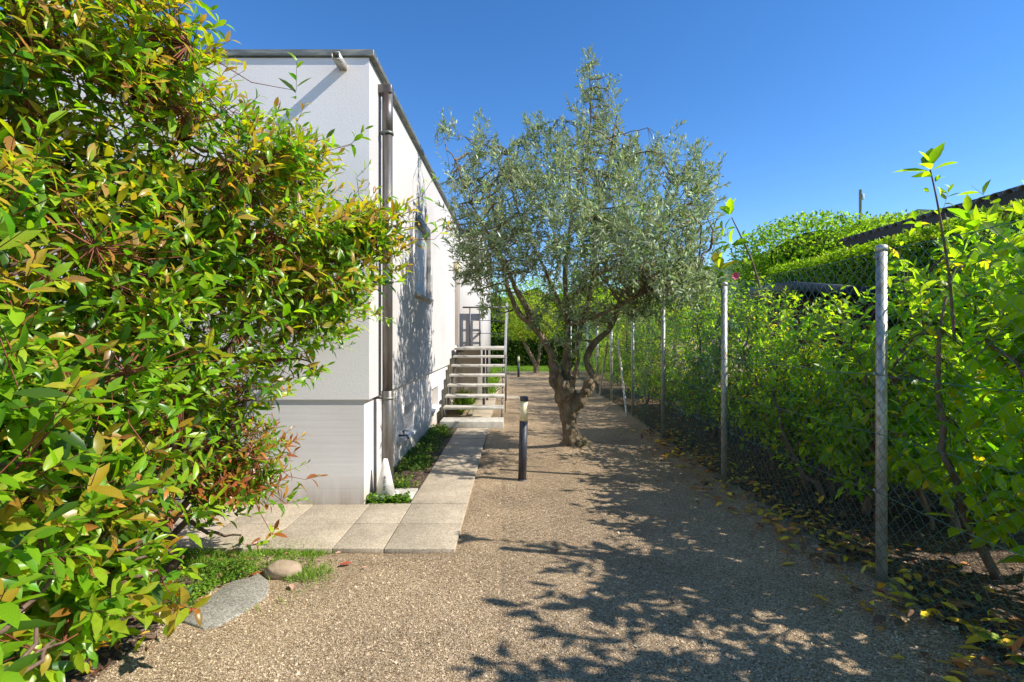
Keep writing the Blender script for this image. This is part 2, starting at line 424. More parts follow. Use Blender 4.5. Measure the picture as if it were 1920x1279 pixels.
class Leaves:
    def __init__(self):
        self.P, self.D, self.N, self.L, self.W, self.C = [], [], [], [], [], []
    def add(self, P, D, N, L, W, C):
        for a, b_ in zip((self.P, self.D, self.N, self.L, self.W, self.C), (P, D, N, L, W, C)): a.append(np.asarray(b_, float))
    def cat(self):
        self.P, self.D, self.N, self.L, self.W, self.C = [[np.concatenate(a)] for a in (self.P, self.D, self.N, self.L, self.W, self.C)]
        return self.P[0], self.D[0], self.N[0], self.L[0], self.W[0], self.C[0]
    def build(self, name, mat, parent, kind='full', singles=0, single_name='leaf', stuff=True, seed=0):
        if not self.P: return None
        P, D, N, L, W, C = self.cat()
        D, Sd, N = frames(D, N)
        n = len(P)
        r2 = np.random.default_rng(seed + 5)
        fold = r2.uniform(0.15, 0.55, n); curl = r2.uniform(-0.15, 0.9, n)
        pick = np.zeros(n, bool)
        if singles:
            # the leaves that show largest: in view and nearest to where the photograph was taken
            d = np.maximum(P[:, 1], 0.05)
            px = 965 + 960 * P[:, 0] / d; py = 630 - 960 * (P[:, 2] - 1.5) / d
            inview = (P[:, 1] > 0.3) & (px > -40) & (px < 1960) & (py > -40) & (py < 1320)
            sc = np.where(inview, L / np.linalg.norm(P - np.array([0, 0, 1.5]), axis=1), 0)
            order = np.argsort(-sc)[:singles]
            order = order[sc[order] > 0]
            pick[order] = True
        rest = ~pick
        if rest.any():
            loc, F = leaf_local(kind, L[rest], W[rest], fold[rest], curl[rest])
            V = P[rest][:, None] + loc[..., 0:1] * D[rest][:, None] + loc[..., 1:2] * Sd[rest][:, None] + loc[..., 2:3] * N[rest][:, None]
            k = V.shape[1]
            FF = (F[None] + (np.arange(len(V)) * k)[:, None, None]).reshape(-1, 3)
            mb = MB(); mb.add(V.reshape(-1, 3), FF)
            o = mb.build(name, mat, parent, smooth=True, colors=np.repeat(C[rest], k, 0))
            if stuff: o['kind'] = 'stuff'
        if pick.any():
            idx = np.where(pick)[0]
            # shared meshes: a few colour families x shapes
            nv = min(24, len(idx))
            cen = idx[r2.choice(len(idx), nv, replace=False)]
            meshes = []
            for c in cen:
                loc, F = leaf_local('full', np.array([1.0]), np.array([W[c] / L[c]]), fold[c:c + 1], curl[c:c + 1])
                mb = MB(); mb.add(loc[0], F)
                meshes.append(mb.mesh(single_name, mat, True, np.repeat(C[c:c + 1], loc.shape[1], 0)))
            CC = C[cen]
            pinv = Matrix.Identity(4)
            q = parent
            while q is not None:
                pinv = q.matrix_basis @ pinv; q = q.parent
            pinv = pinv.inverted()
            for i in idx:
                dd = ((CC - C[i]) ** 2).sum(1) + r2.uniform(0, 0.004, nv)
                me = meshes[int(np.argmin(dd))]
                ob = bpy.data.objects.new(single_name, me)
                COL.objects.link(ob)
                l = L[i]
                ob.matrix_basis = pinv @ Matrix(((D[i][0] * l, Sd[i][0] * l, N[i][0] * l, P[i][0]), (D[i][1] * l, Sd[i][1] * l, N[i][1] * l, P[i][1]), (D[i][2] * l, Sd[i][2] * l, N[i][2] * l, P[i][2]), (0, 0, 0, 1)))
                ob.parent = parent

def palette(cols, wts, n, r, jitter=0.18):
    cols = np.array(cols); k = r.choice(len(cols), n, p=np.array(wts) / np.sum(wts))
    return np.clip(cols[k] * (1 + r.normal(0, jitter, (n, 1))) * (1 + r.normal(0, 0.06, (n, 3))), 0.004, 0.85)

def whorls(LV, tips, axes, m, shoot, L0, ratio, young, mid, old, r, young_p=0.3, theta=(28, 78), updir=0.65):
    """leaves spiralling down from each shoot tip"""
    n = len(tips)
    axes = unit(axes)
    ref = np.where(np.abs(axes[:, 2:3]) > 0.9, np.array([[1., 0, 0]]), np.array([[0, 0, 1.]]))
    A = unit(np.cross(axes, ref)); B = np.cross(axes, A)
    ph0 = r.uniform(0, 6.28, n)
    ytint = r.uniform(0, 1, n) < young_p
    sc = r.uniform(0.75, 1.2, n)
    for j in range(m):
        f = (j + 0.3) / m
        keep = r.uniform(0, 1, n) > 0.08 + 0.25 * f
        ph = ph0 + j * 2.4 + r.normal(0, 0.25, n)
        th = np.radians(theta[0] + (theta[1] - theta[0]) * f + r.normal(0, 9, n))
        rad = A * np.cos(ph)[:, None] + B * np.sin(ph)[:, None]
        D = axes * np.cos(th)[:, None] + rad * np.sin(th)[:, None]
        D[:, 2] -= 0.12 * f
        Nn = axes * 0.6 + np.array([0, 0, updir]) - rad * 0.25 + r.normal(0, 0.22, (n, 3))
        P = tips - axes * (shoot * f * sc)[:, None]
        size = (0.55 + 0.45 * min(1, f * 2.2)) * (1 - 0.15 * max(0, f - 0.6))
        L = L0 * size * sc * r.uniform(0.8, 1.15, n)
        cy = palette(young, np.ones(len(young)), n, r)
        cm = palette(mid, np.ones(len(mid)), n, r)
        co = palette(old, np.ones(len(old)), n, r)
        wy = ytint & (r.uniform(0, 1, n) < 1.15 - f)
        C = np.where(wy[:, None], cy, np.where((r.uniform(0, 1, n) < 1 - f * 0.75)[:, None], cm, co))
        LV.add(P[keep], D[keep], Nn[keep], L[keep], (L * ratio * r.uniform(0.85, 1.15, n))[keep] / 2, C[keep])

def lobes_sample(lobes, n, r, shell=0.7, power=0.35):
    vol = np.array([l[3] * l[4] * l[5] for l in lobes]) ** 0.8
    wts = np.array([l[6] if len(l) > 6 else 1.0 for l in lobes]) * vol
    k = r.choice(len(lobes), n, p=wts / wts.sum())
    lb = np.array([l[:6] for l in lobes])[k]
    u = unit(r.normal(0, 1, (n, 3)))
    rad = np.where(r.uniform(0, 1, n) < shell, r.uniform(0.78, 1.05, n), r.uniform(0.25, 0.8, n))
    P = lb[:, :3] + u * rad[:, None] * lb[:, 3:6]
    out = unit(u / lb[:, 3:6])
    return P, out

def bent(P0, P1, k, r, sag=0.12, lift=0.0):
    """(N,k,3) bent polylines"""
    t = np.linspace(0, 1, k)[None, :, None]
    L = np.linalg.norm(P1 - P0, axis=1)[:, None, None]
    off = r.normal(0, sag, (len(P0), 1, 3)) * L
    wob = r.normal(0, sag * 0.25, (len(P0), k, 3)) * L
    wob[:, 0] = 0; wob[:, -1] = 0
    X = P0[:, None] * (1 - t) + P1[:, None] * t + off * np.sin(t * math.pi) + wob
    X[..., 2:3] += lift * L * np.sin(t * math.pi)
    return X

def branching(tips, axes, skeleton, nsub, r, parent, mat_thin, mat_thick, shoot=0.12, r_sub=(0.012, 0.005), r_twig=(0.004, 0.002), sag=0.1, thin_name='twigs', thick_name='branches', ksub=7, axw=0.5):
    """twigs from every shoot tip to a sub-branch node, sub-branches to the skeleton (array of points)"""
    n = len(tips)
    nsub = min(nsub, n)
    sub = tips[r.choice(n, nsub, replace=False)]
    sk = np.asarray(skeleton, float)
    cen = sk.mean(0)
    inner = np.array([sk[np.argmin(((sk - s) ** 2).sum(1) + 1.2 * np.maximum(0, sk[:, 2] - s[2]) ** 2)] for s in sub])
    subn = sub + (inner - sub) * r.uniform(0.25, 0.45, (nsub, 1))
    X = bent(inner, subn, ksub, r, sag)
    rr = np.linspace(r_sub[0], r_sub[1], ksub)[None] * r.uniform(0.7, 1.4, (nsub, 1))
    mb = MB(); mb.tubes(X, rr, 5)
    o = mb.build(thick_name, mat_thick, parent, smooth=True); o['kind'] = 'stuff'
    allp = X[:, ksub // 2:].reshape(-1, 3)
    near = np.empty((n, 3))
    for i in range(0, n, 512):
        d = ((tips[i:i + 512, None] - allp[None]) ** 2).sum(2)
        near[i:i + 512] = allp[np.argmin(d, 1)]
    ax = unit(axes)
    L = np.linalg.norm(tips - near, axis=1, keepdims=True)
    base = tips - ax * shoot
    mid = near * 0.45 + base * 0.55 - ax * np.minimum(0.25 * L, 0.1) * axw
    T = np.stack([near, mid, base, tips], 1)
    rt = np.array([r_twig[0], (r_twig[0] + r_twig[1]) / 2, r_twig[1], r_twig[1] * 0.6])[None] * np.ones((n, 1))
    mb = MB(); mb.tubes(T, rt, 3)
    o = mb.build(thin_name, mat_thin, parent, smooth=True); o['kind'] = 'stuff'

# ------------------------------------------------------------------ ground
def smooth_noise(x, y, seed=0):
    r_ = np.random.default_rng(seed); z = 0
    for k in range(10):
        f = 0.5 * 1.5 ** k; a = r_.uniform(0, 6.28); p = r_.uniform(0, 6.28)
        z = z + np.sin(f * (x * math.cos(a) + y * math.sin(a)) * 2.2 + p) / (1.35 ** k)
    return z / 3

def ground_z(x, y):
    x = np.asarray(x, float); y = np.asarray(y, float)
    z = 0.007 * smooth_noise(x * 2, y * 2, 3)
    # low heap of earth around the olive and around the far one
    for cx, cy, h, s in ((0.80, 6.72, 0.085, 0.30), (0.85, 20.0, 0.05, 0.4)):
        z = z + h * np.exp(-((x - cx) ** 2 + (y - cy) ** 2) / (2 * s * s))
    # gentle bank along the fence
    z = z + 0.035 * np.exp(-((x - 2.25) / 0.28) ** 2) * (1 + 0.4 * smooth_noise(x, y * 3, 8))
    # hollow under the paving so the slabs lie clear of the gravel
    inpav = ((x > -1.05) & (x < -0.38) & (y > 3.5) & (y < 15.2)) | ((x > -5.2) & (x < -0.38) & (y > 3.5) & (y < 4.7))
    z = np.where(inpav, -0.02, z)
    z = np.where((np.abs(x) > 10) | (y > 30) | (y < -4), -0.02, z)
    return z

xs = np.concatenate([[-900, -300, -100, -40, -20, -12], np.arange(-8, 8.01, 0.09), [12, 20, 40, 100, 300, 900]])
ys = np.concatenate([[-900, -200, -50, -12], np.arange(-4, 12, 0.09), np.arange(12, 30, 0.3), [32, 40, 60, 120, 300, 900, 1500]])
XX, YY = np.meshgrid(xs, ys)
ZZ = ground_z(XX, YY)
nx = len(xs)
V = np.stack([XX, YY, ZZ], -1).reshape(-1, 3)
i, j = np.meshgrid(np.arange(len(ys) - 1), np.arange(nx - 1), indexing='ij')
F = np.stack([i * nx + j, i * nx + j + 1, (i + 1) * nx + j + 1, (i + 1) * nx + j], -1).reshape(-1, 4)
g = MB().add(V, F).build('ground', M['gravel'], smooth=True); g['kind'] = 'structure'

def sheet(name, mat, x0, x1, y0, y1, off, wob=0.0, seed=1, step=0.12):
    nxx = max(2, int((x1 - x0) / step)); nyy = max(2, int((y1 - y0) / step))
    X, Y = np.meshgrid(np.linspace(x0, x1, nxx), np.linspace(y0, y1, nyy))
    X = X.copy()
    if wob:
        e = wob * smooth_noise(Y[:, 0] * 2.5, Y[:, 0] * 0, seed)
        X[:, 0] += e
        X[:, -1] += (e[::-1] if x1 < 0 else 0)
        X[:, 1:-1] += e[:, None] * 0.5
    Z = ground_z(X, Y) + off
    if wob:
        Z[:, 0] -= 0.02
        Z[0, :] -= 0.02; Z[-1, :] -= 0.02; Z[:, -1] -= 0.02
    V = np.stack([X, Y, Z], -1).reshape(-1, 3)
    i, j = np.meshgrid(np.arange(nyy - 1), np.arange(nxx - 1), indexing='ij')
    F = np.stack([i * nxx + j, i * nxx + j + 1, (i + 1) * nxx + j + 1, (i + 1) * nxx + j], -1).reshape(-1, 4)
    o = MB().add(V, F).build(name, mat, smooth=True); o['kind'] = 'structure'
    return o

sheet('soil_bed', M['soil'], 2.12, 4.9, -3, 24, 0.012, 0.12, 5)
sheet('shrub_bed', M['soil'], -6, -1.78, -1.0, 3.52, 0.012, 0.10, 7)
sheet('planting_strip', M['soil'], -1.34, -0.93, 4.57, 8.28, 0.022, 0.0, 2)
sheet('lawn', M['lawn'], -2.0, 5.0, 21.5, 30, 0.02, 0.2, 4, 0.3)

# distant wooded hill
hx = np.linspace(-500, 700, 120)
prof = np.interp(hx, [-500, -100, 60, 136, 180, 230, 300, 450, 700], [12, 18, 30, 47, 62, 74, 84, 95, 70])
rows = []
for k, (f, yy) in enumerate([(0, 260), (0.3, 275), (0.6, 300), (0.85, 325), (1.0, 350), (0.9, 400), (0, 600)]):
    z = prof * f * (350 / 300 if k > 2 else 1.0) + (np.random.default_rng(k).normal(0, 1.0, len(hx)) if 0 < k < 6 else 0)
    rows.append(np.stack([hx * (yy / 300), np.full_like(hx, yy), z - 1], -1))
V = np.array(rows).reshape(-1, 3); nn = len(hx)
F = np.array([(a * nn + c, a * nn + c + 1, (a + 1) * nn + c + 1, (a + 1) * nn + c) for a in range(6) for c in range(nn - 1)])
h = MB().add(V, F).build('hill', M['hill'], smooth=True); h['kind'] = 'structure'

# paving slabs ------------------------------------------------------
pav = empty('paving', (0, 4, 0)); pav['kind'] = 'structure'
def slab(x0, x1, y0, y1, mat=None, name='paving_slab', parent=pav, top=0.014, th=0.05):
    gp = 0.004
    r_ = np.random.default_rng(int(abs(x0 * 1000) + y0 * 77))
    z = top + r_.uniform(-0.003, 0.003)
    mb = MB().box(x0 + gp, x1 - gp, y0 + gp, y1 - gp, z - th, z)
    v = mb.v[0]
    tl = r_.normal(0, 0.0012, 2)
    v[:, 2] += (v[:, 0] - x0) * tl[0] + (v[:, 1] - y0) * tl[1]
    return mb.build(name, mat or M['slab'], parent, bevel=0.003)
XP0, XP1 = -0.93, -0.415
rows_y = [(3.573, 4.055), (4.055, 4.545)]
for k, (a, b_) in enumerate(rows_y):
    slab(-0.915, XP1, a, b_)
    slab(-1.275, -0.915, a, b_)
    x = -1.275
    while x > -4.8:
        slab(x - 0.5, x, a, b_); x -= 0.5
y = 4.545
for ln in (0.575, 0.58, 0.58, 0.58, 0.58, 0.58, 0.255):
    slab(XP0, XP1 - 0.003 * (y - 4.5), y, y + ln); y += ln
y = 8.75
while y < 15:
    slab(-0.90, -0.44, y, y + 0.58); y += 0.58
slab(-0.44, 0.12, 12.2, 12.75)
slab(-1.33, -0.935, 4.66, 4.98, M['concrete_step'], top=0.022)

# stone border: grey flagstone and rounded field stone -------------
def ground_pt(px, py):
    Y = 1440 / (py - 630); return ((px - 965) / 960 * Y, Y)
poly = [ground_pt(*p) for p in [(342, 1168), (372, 1140), (415, 1106), (438, 1093), (466, 1089), (485, 1080), (503, 1094), (504, 1112), (496, 1124), (455, 1152), (410, 1176), (382, 1182)]]
mb = MB(); k = len(poly)
top = [(x, y, 0.016 + 0.004 * math.sin(x * 9 + y * 7)) for x, y in poly]; bot = [(x, y, -0.03) for x, y in poly]
mb.add(top + bot, [tuple(range(k))] + [(a, k + a, k + (a + 1) % k, (a + 1) % k) for a in range(k)])
fl = mb.build('flagstone', M['flag'], bevel=0.006)
tag(fl, 'flat grey flagstone edging the grass beside the gravel', 'flagstone')

bm = bmesh.new(); bmesh.ops.create_icosphere(bm, subdivisions=4, radius=1)
rs = np.random.default_rng(4)
for v in bm.verts:
    c = v.co
    q = 1 + 0.05 * math.sin(3 * c.x + 2 * c.z) + 0.04 * math.sin(5 * c.y + 3 * c.x) + 0.02 * math.sin(11 * c.z + 7 * c.x)
    sx = np.sign(c.x) * abs(c.x) ** 0.75; sz = np.sign(c.z) * abs(c.z) ** 0.8
    v.co = Vector((sx * 0.112 * q, c.y * 0.075 * q, sz * 0.05 * q))
me = bpy.data.meshes.new('field_stone'); bm.to_mesh(me); bm.free(); me.materials.append(M['rock'])
me.polygons.foreach_set('use_smooth', np.ones(len(me.polygons), bool))
st = bpy.data.objects.new('stone', me); COL.objects.link(st)
st.location = (-1.455, 3.22, 0.028); st.rotation_euler = (0, R(3), R(6))
tag(st, 'rounded tan field stone in the grass at the end of the grey flagstone', 'stone')

# gravel grains ------------------------------------------------------
def pebbles(n, xr, yr, size, name, mat, seed, inv=True, avoid=True, zadd=0.0):
    r = np.random.default_rng(seed)
    if inv:
        y = yr[0] * (yr[1] / yr[0]) ** (r.uniform(0, 1, n) ** 1.1)
    else:
        y = r.uniform(*yr, n)
    x = r.uniform(*xr, n)
    if inv:
        x = np.clip(x, -y * 1.08, y * 1.08)
    keep = np.ones(n, bool)
    if avoid:
        keep &= ~((x > -5) & (x < -0.41) & (y > 3.56) & (y < 4.56)) & ~((x < -0.41) & (y > 4.5)) & ~((x < -1.0) & (y > 3.0) & (y < 3.6))
    keep &= smooth_noise(x * 1.6, y * 1.6, 55) + r.normal(0, 0.35, n) > -0.15
    x, y = x[keep], y[keep]; n = len(x)
    s = size * r.lognormal(0, 0.4, n)
    V0 = np.array([(1, 0, 0), (-1, 0, 0), (0, 1, 0), (0, -1, 0), (0, 0, 1), (0, 0, -1)], float)
    F0 = np.array([(0, 2, 4), (2, 1, 4), (1, 3, 4), (3, 0, 4), (2, 0, 5), (1, 2, 5), (3, 1, 5), (0, 3, 5)])[:4]
    a = r.uniform(0, 6.28, n)
    V = V0[None] * (1 + r.normal(0, 0.25, (n, 6, 1))) * np.stack([s, s * r.uniform(0.5, 1, n), s * r.uniform(0.4, 0.8, n)], 1)[:, None]
    V[:, :, :2] += 0; V[:, :, 2] += V[:, :, 0] * r.normal(0, 0.3, (n, 1))
    c, si = np.cos(a)[:, None], np.sin(a)[:, None]
    X = V[..., 0] * c - V[..., 1] * si + x[:, None]; Y = V[..., 0] * si + V[..., 1] * c + y[:, None]
    Z = V[..., 2] + (ground_z(x, y) + s * 0.15 + zadd)[:, None]
    VV = np.stack([X, Y, Z], -1).reshape(-1, 3)
    FF = (F0[None] + (np.arange(n) * 6)[:, None, None]).reshape(-1, 3)
    o = MB().add(VV, FF).build(name, mat)
    tag(o, 'fine tan and brown gravel grains covering the path', 'gravel', kind='stuff')
    return o
pebbles(190000, (-2.6, 2.3), (1.75, 7.0), 0.0032, 'gravel', M['pebble'], 21)
pebbles(5000, (-2.4, 2.1), (1.75, 8.0), 0.0052, 'gravel', M['pebble'], 24)
for q, (xr_, yr_, n_) in enumerate([((-0.56, -0.42), (3.6, 8.2), 420), ((-1.5, -0.42), (3.58, 3.72), 260), ((-0.92, -0.42), (3.6, 8.2), 160)]):
    o = pebbles(n_, xr_, yr_, 0.0036, 'gravel', M['pebble'], 30 + q, inv=False, avoid=False, zadd=0.0355)
    o['label'] = 'stray grains of gravel kicked onto the paving slabs'
o = pebbles(5000, (2.1, 4.2), (1.5, 9), 0.011, 'bed_stones', M['pebble'], 22, inv=False)
o['label'] = 'small stones and clods scattered on the dark soil under the laurels'; o['category'] = 'stones'

# ------------------------------------------------------------------ house
house = empty('house', (-1.28, 4.5, 0))
tag(house, 'white rendered flat-roofed house on a concrete base with zinc roof edge', 'house')
XW, XB = -1.28, -1.328       # upper wall plane, base wall plane
YF, YB = 4.50, 4.514
ZS, ZT = 0.94, 3.955

def wall_x(mb, X, y0, y1, z0, z1, holes, depth):
    """wall in the plane x=X facing +x with recessed rectangular openings (ya,yb,za,zb)"""
    ysn = sorted({y0, y1, *[h for q in holes for h in q[:2]]}); zsn = sorted({z0, z1, *[h for q in holes for h in q[2:4]]})
    for a, b_ in zip(ysn[:-1], ysn[1:]):
        for c, d in zip(zsn[:-1], zsn[1:]):
            if any(q[0] <= a and b_ <= q[1] and q[2] <= c and d <= q[3] for q in holes): continue
            mb.quad((X, a, c), (X, b_, c), (X, b_, d), (X, a, d))
    for (a, b_, c, d) in holes:
        x = X - depth
        mb.quad((X, a, c), (x, a, c), (x, a, d), (X, a, d))
        mb.quad((x, b_, c), (X, b_, c), (X, b_, d), (x, b_, d))
        mb.quad((x, a, c), (X, a, c), (X, b_, c), (x, b_, c))
        mb.quad((x, a, d), (x, b_, d), (X, b_, d), (X, a, d))
    return mb

WIN = (6.57, 7.80, 2.05, 3.11)
YD0, YD1 = 10.94, 11.90
mb = MB()
wall_x(mb, XW, YF + 0.001, YD0, ZS, ZT, [WIN], 0.17)
mb.quad((XW, YD0, ZS), (XW - 0.5, YD0, ZS), (XW - 0.5, YD0, ZT), (XW, YD0, ZT))
mb.quad((-9, YD1, 0), (XW, YD1, 0), (XW, YD1, ZT), (-9, YD1, ZT))
mb.quad((XW, YD0, 3.12), (XW, YD1, 3.12), (XW, YD1, ZT), (XW, YD0, ZT))
mb.quad((XW - 0.5, YD0, 3.12), (XW, YD0, 3.12), (XW, YD1, 3.12), (XW - 0.5, YD1, 3.12))
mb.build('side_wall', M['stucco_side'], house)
mb = MB()
mb.quad((-9, YF, ZS), (XW, YF, ZS), (XW, YF, ZT), (-9, YF, ZT))
mb.quad((-9, YF, ZS), (-9, YB + 0.1, ZS), (XW, YB + 0.1, ZS), (XW, YF, ZS))
mb.quad((XB - 0.05, YF, ZS), (XB - 0.05, YD0, ZS), (XW, YD0, ZS), (XW, YF, ZS + 0.0005))
mb.quad((-9, 16, 0), (-9, YF, 0), (-9, YF, ZT), (-9, 16, ZT))
mb.build('front_wall', M['stucco'], house)
mb = MB()
BW = [(6.15, 6.68, 0.275, 0.645), (8.2, 8.89, 0.30, 0.645)]
wall_x(mb, XB, YB, YD0, -0.1, ZS - 0.002, BW, 0.16)
mb.quad((-9, YB, -0.1), (XB, YB, -0.1), (XB, YB, ZS - 0.002), (-9, YB, ZS - 0.002))
mb.build('concrete_base', M['base_concrete'], house)
# roof and its zinc edge
MB().box(-9, XW - 0.002, YF + 0.002, 16, ZT, ZT + 0.045).build('roof', M['zinc'], house)
MB().box(-9, XW + 0.046, YF - 0.021, YF + 0.10, ZT - 0.004, ZT + 0.056).build('roof_edge', M['zinc'], house, bevel=0.006)
MB().box(XW - 0.10, XW + 0.046, YF + 0.102, YD1 + 0.2, ZT - 0.004, ZT + 0.056).build('roof_edge', M['zinc'], house, bevel=0.006)
MB().box(-9, XW + 0.028, YF - 0.008, YF + 0.05, ZT - 0.012, ZT - 0.0045).build('drip_strip', M['zinc'], house)
# projecting wing beyond the stairs
XJ = -0.80
mb = MB().box(-3, XJ, 12.02, 17, 0, ZT)
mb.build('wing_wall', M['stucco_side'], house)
MB().box(-3, XJ + 0.045, 11.98, 17.05, ZT + 0.001, ZT + 0.058).build('roof_edge', M['zinc'], house, bevel=0.006)
# door recess
MB().box(XW - 0.35, XW - 0.30, YD0 + 0.002, YD1 - 0.002, 1.285, 3.118).build('door', M['beige'], house)
MB().box(XW - 0.30, XW - 0.02, YD1 - 0.05, YD1 - 0.003, 1.285, 3.11).build('door_frame', M['beige'], house, bevel=0.004)
MB().box(XW - 0.5, XW - 0.06, YD0, YD1, 0.0, 1.28).build('landing_wall', M['base_concrete'], house)
# windows
a, b_, c, d = WIN
wn = MB().box(XW - 0.16, XW - 0.12, a, b_, c, c + 0.05).box(XW - 0.16, XW - 0.12, a, b_, d - 0.05, d)
wn.box(XW - 0.16, XW - 0.12, a, a + 0.05, c + 0.05, d - 0.05).box(XW - 0.16, XW - 0.12, b_ - 0.05, b_, c + 0.05, d - 0.05).box(XW - 0.16, XW - 0.122, (a + b_) / 2 - 0.03, (a + b_) / 2 + 0.03, c + 0.05, d - 0.05)
wno = wn.build('window', M['white_paint'], house, bevel=0.003)
MB().box(XW - 0.169, XW - 0.15, a + 0.05, (a + b_) / 2 - 0.03, c + 0.05, d - 0.05).build('pane', M['glass_dark'], wno)
MB().box(XW - 0.169, XW - 0.15, (a + b_) / 2 + 0.03, b_ - 0.05, c + 0.05, d - 0.05).build('pane', M['glass_dark'], wno)
MB().box(XW - 0.15, XW + 0.045, a - 0.03, b_ + 0.03, c - 0.035, c + 0.004).build('sill', M['concrete_step'], wno, bevel=0.004)
MB().box(XW - 0.085, XW - 0.05, b_ - 0.022, b_ - 0.002, c + 0.006, d - 0.004).build('guide_rail', M['black'], wno)
MB().box(XW - 0.11, XW - 0.005, a + 0.002, b_ - 0.023, d - 0.10, d - 0.002).build('blind_box', M['zinc'], wno)
mbl = MB()
for k in range(36):
    z = d - 0.105 - k * 0.026
    mbl.box(XW - 0.082, XW - 0.06, a + 0.004, b_ - 0.024, z - 0.022, z)
mbl.build('blind', M['white_paint'], wno)
for (a, b_, c, d) in BW:
    o = MB().box(XB - 0.155, XB - 0.12, a + 0.002, b_ - 0.002, c + 0.002, d - 0.002).build('basement_window', M['beige'], house)
    MB().box(XB - 0.12, XB + 0.05, a - 0.02, b_ + 0.02, c - 0.03, c + 0.006).build('sill', M['white_paint'], o, bevel=0.004)
    MB().box(XB - 0.05, XB + 0.03, a + 0.0, a + 0.09, c - 0.085, c - 0.032).build('bracket', M['concrete_step'], o, bevel=0.003)
# wall tap beside the first basement window
tp = MB().tube([(XB, 5.86, 0.36), (XB + 0.10, 5.86, 0.36), (XB + 0.115, 5.86, 0.32)], [0.012, 0.012, 0.010], 8)
tp.tube([(XB + 0.06, 5.86, 0.372), (XB + 0.06, 5.86, 0.41)], 0.008, 6).tube([(XB + 0.06, 5.82, 0.413), (XB + 0.06, 5.90, 0.413)], 0.009, 6)
tp.build('wall_tap', M['black'], house, smooth=True)
MB().box(XB + 0.0, XB + 0.07, 5.76, 6.04, 0.285, 0.305).build('shelf', M['beige'], house, bevel=0.003)
# downpipe
dp = empty('downpipe', (-1.205, 4.84, 0)); 
setparent(dp, house)
cx, cy = -1.202, 4.84
MB().lathe([(0.047, 0.95), (0.047, 3.44)], cx, cy, 24).build('upper_pipe', M['copper_pipe'], dp, smooth=False)
MB().lathe([(0.055, 0.0), (0.055, 0.98), (0.05, 0.985)], cx, cy, 24).build('lower_pipe', M['copper_pipe'], dp)
MB().lathe([(0.0495, 3.40), (0.0495, 3.80)], cx, cy, 24).build('top_pipe', M['copper_pipe'], dp)
MB().box(XW - 0.01, cx + 0.05, cy - 0.05, cy + 0.05, 3.78, 3.86).build('outlet', M['copper_pipe'], dp, bevel=0.01)
for z in (3.40, 2.0, 0.90):
    MB().lathe([(0.057, z), (0.057, z + 0.025)], cx, cy, 24).box(XW - 0.08, cx, cy - 0.008, cy + 0.008, z + 0.004, z + 0.02).build('bracket', M['zinc'], dp)
for ob in list(dp.children):
    pass
# overflow spout on the front, its shadow falls down the wall
sx, sz = -1.505, 3.86
mb = MB()
Ly = 0.20
for (x0, x1, z0, z1) in ((sx - 0.032, sx + 0.032, sz - 0.03, sz - 0.026), (sx - 0.032, sx + 0.032, sz + 0.024, sz + 0.028), (sx - 0.032, sx - 0.028, sz - 0.026, sz + 0.024), (sx + 0.028, sx + 0.032, sz - 0.026, sz + 0.024)):
    mb.box(x0, x1, YF - Ly, YF + 0.0, z0, z1)
sp = mb.build('overflow_spout', M['galv'], house)
MB().box(sx - 0.0275, sx + 0.0275, YF - 0.03, YF - 0.001, sz - 0.0255, sz + 0.0235).build('opening', M['black'], sp)
# wall lamp near the door
MB().lathe([(0.02, 2.78), (0.06, 2.86), (0.075, 3.0), (0.06, 3.06), (0.0, 3.07)], XW + 0.07, 10.78, 14).build('wall_lamp', M['cream'], house, smooth=True)

# ------------------------------------------------------------------ stairs
stair = empty('outdoor_stairs', (-0.7, 8.7, 0))
tag(stair, 'open steel staircase with pale stone treads rising along the house wall', 'stairs')
XL, XR = -1.215, -0.185
MB().box(XL, XR, 8.28, 8.72, -0.05, 0.115).build('concrete_block', M['concrete_step'], stair, bevel=0.008)
ytr = [8.68 + 0.277 * k for k in range(6)]
ztr = [0.292 + 0.1635 * k for k in range(6)]
for y, z in zip(ytr, ztr):
    MB().box(XL - 0.003, XR + 0.003, y, y + 0.30, z - 0.042, z).build('tread', M['concrete_step'], stair, bevel=0.006)
YLD, ZLD = ytr[-1] + 0.277, ztr[-1] + 0.155
MB().box(XL - 0.003, XR + 0.003, YLD, 12.0, ZLD - 0.05, ZLD).build('landing', M['concrete_step'], stair, bevel=0.006)
for X in (XL + 0.035, XR - 0.035):
    mb = MB()
    yy, zz = ytr[0] + 0.06, 0.115
    for y, z in zip(ytr, ztr):
        mb.box(X - 0.012, X + 0.012, y + 0.05, y + 0.11, zz, z - 0.044)
        mb.box(X - 0.0125, X + 0.0125, y + 0.111, y + 0.30, z - 0.085, z - 0.044)
        zz = z - 0.086
    mb.box(X - 0.012, X + 0.012, YLD + 0.05, YLD + 0.11, zz, ZLD - 0.052)
    mb.box(X - 0.0125, X + 0.0125, YLD + 0.111, 11.95, ZLD - 0.12, ZLD - 0.052)
    mb.build('stringer', M['steel_dark'], stair)
MB().box(-0.66, -0.61, 10.5, 10.55, 0, ZLD - 0.052).build('support_post', M['steel_dark'], stair)
MB().box(-0.66, -0.61, 11.8, 11.85, 0, ZLD - 0.052).build('support_post', M['steel_dark'], stair)
MB().box(XR - 0.03, XR + 0.0, 11.8, 11.85, 0, ZLD - 0.052).build('support_post', M['steel_dark'], stair)
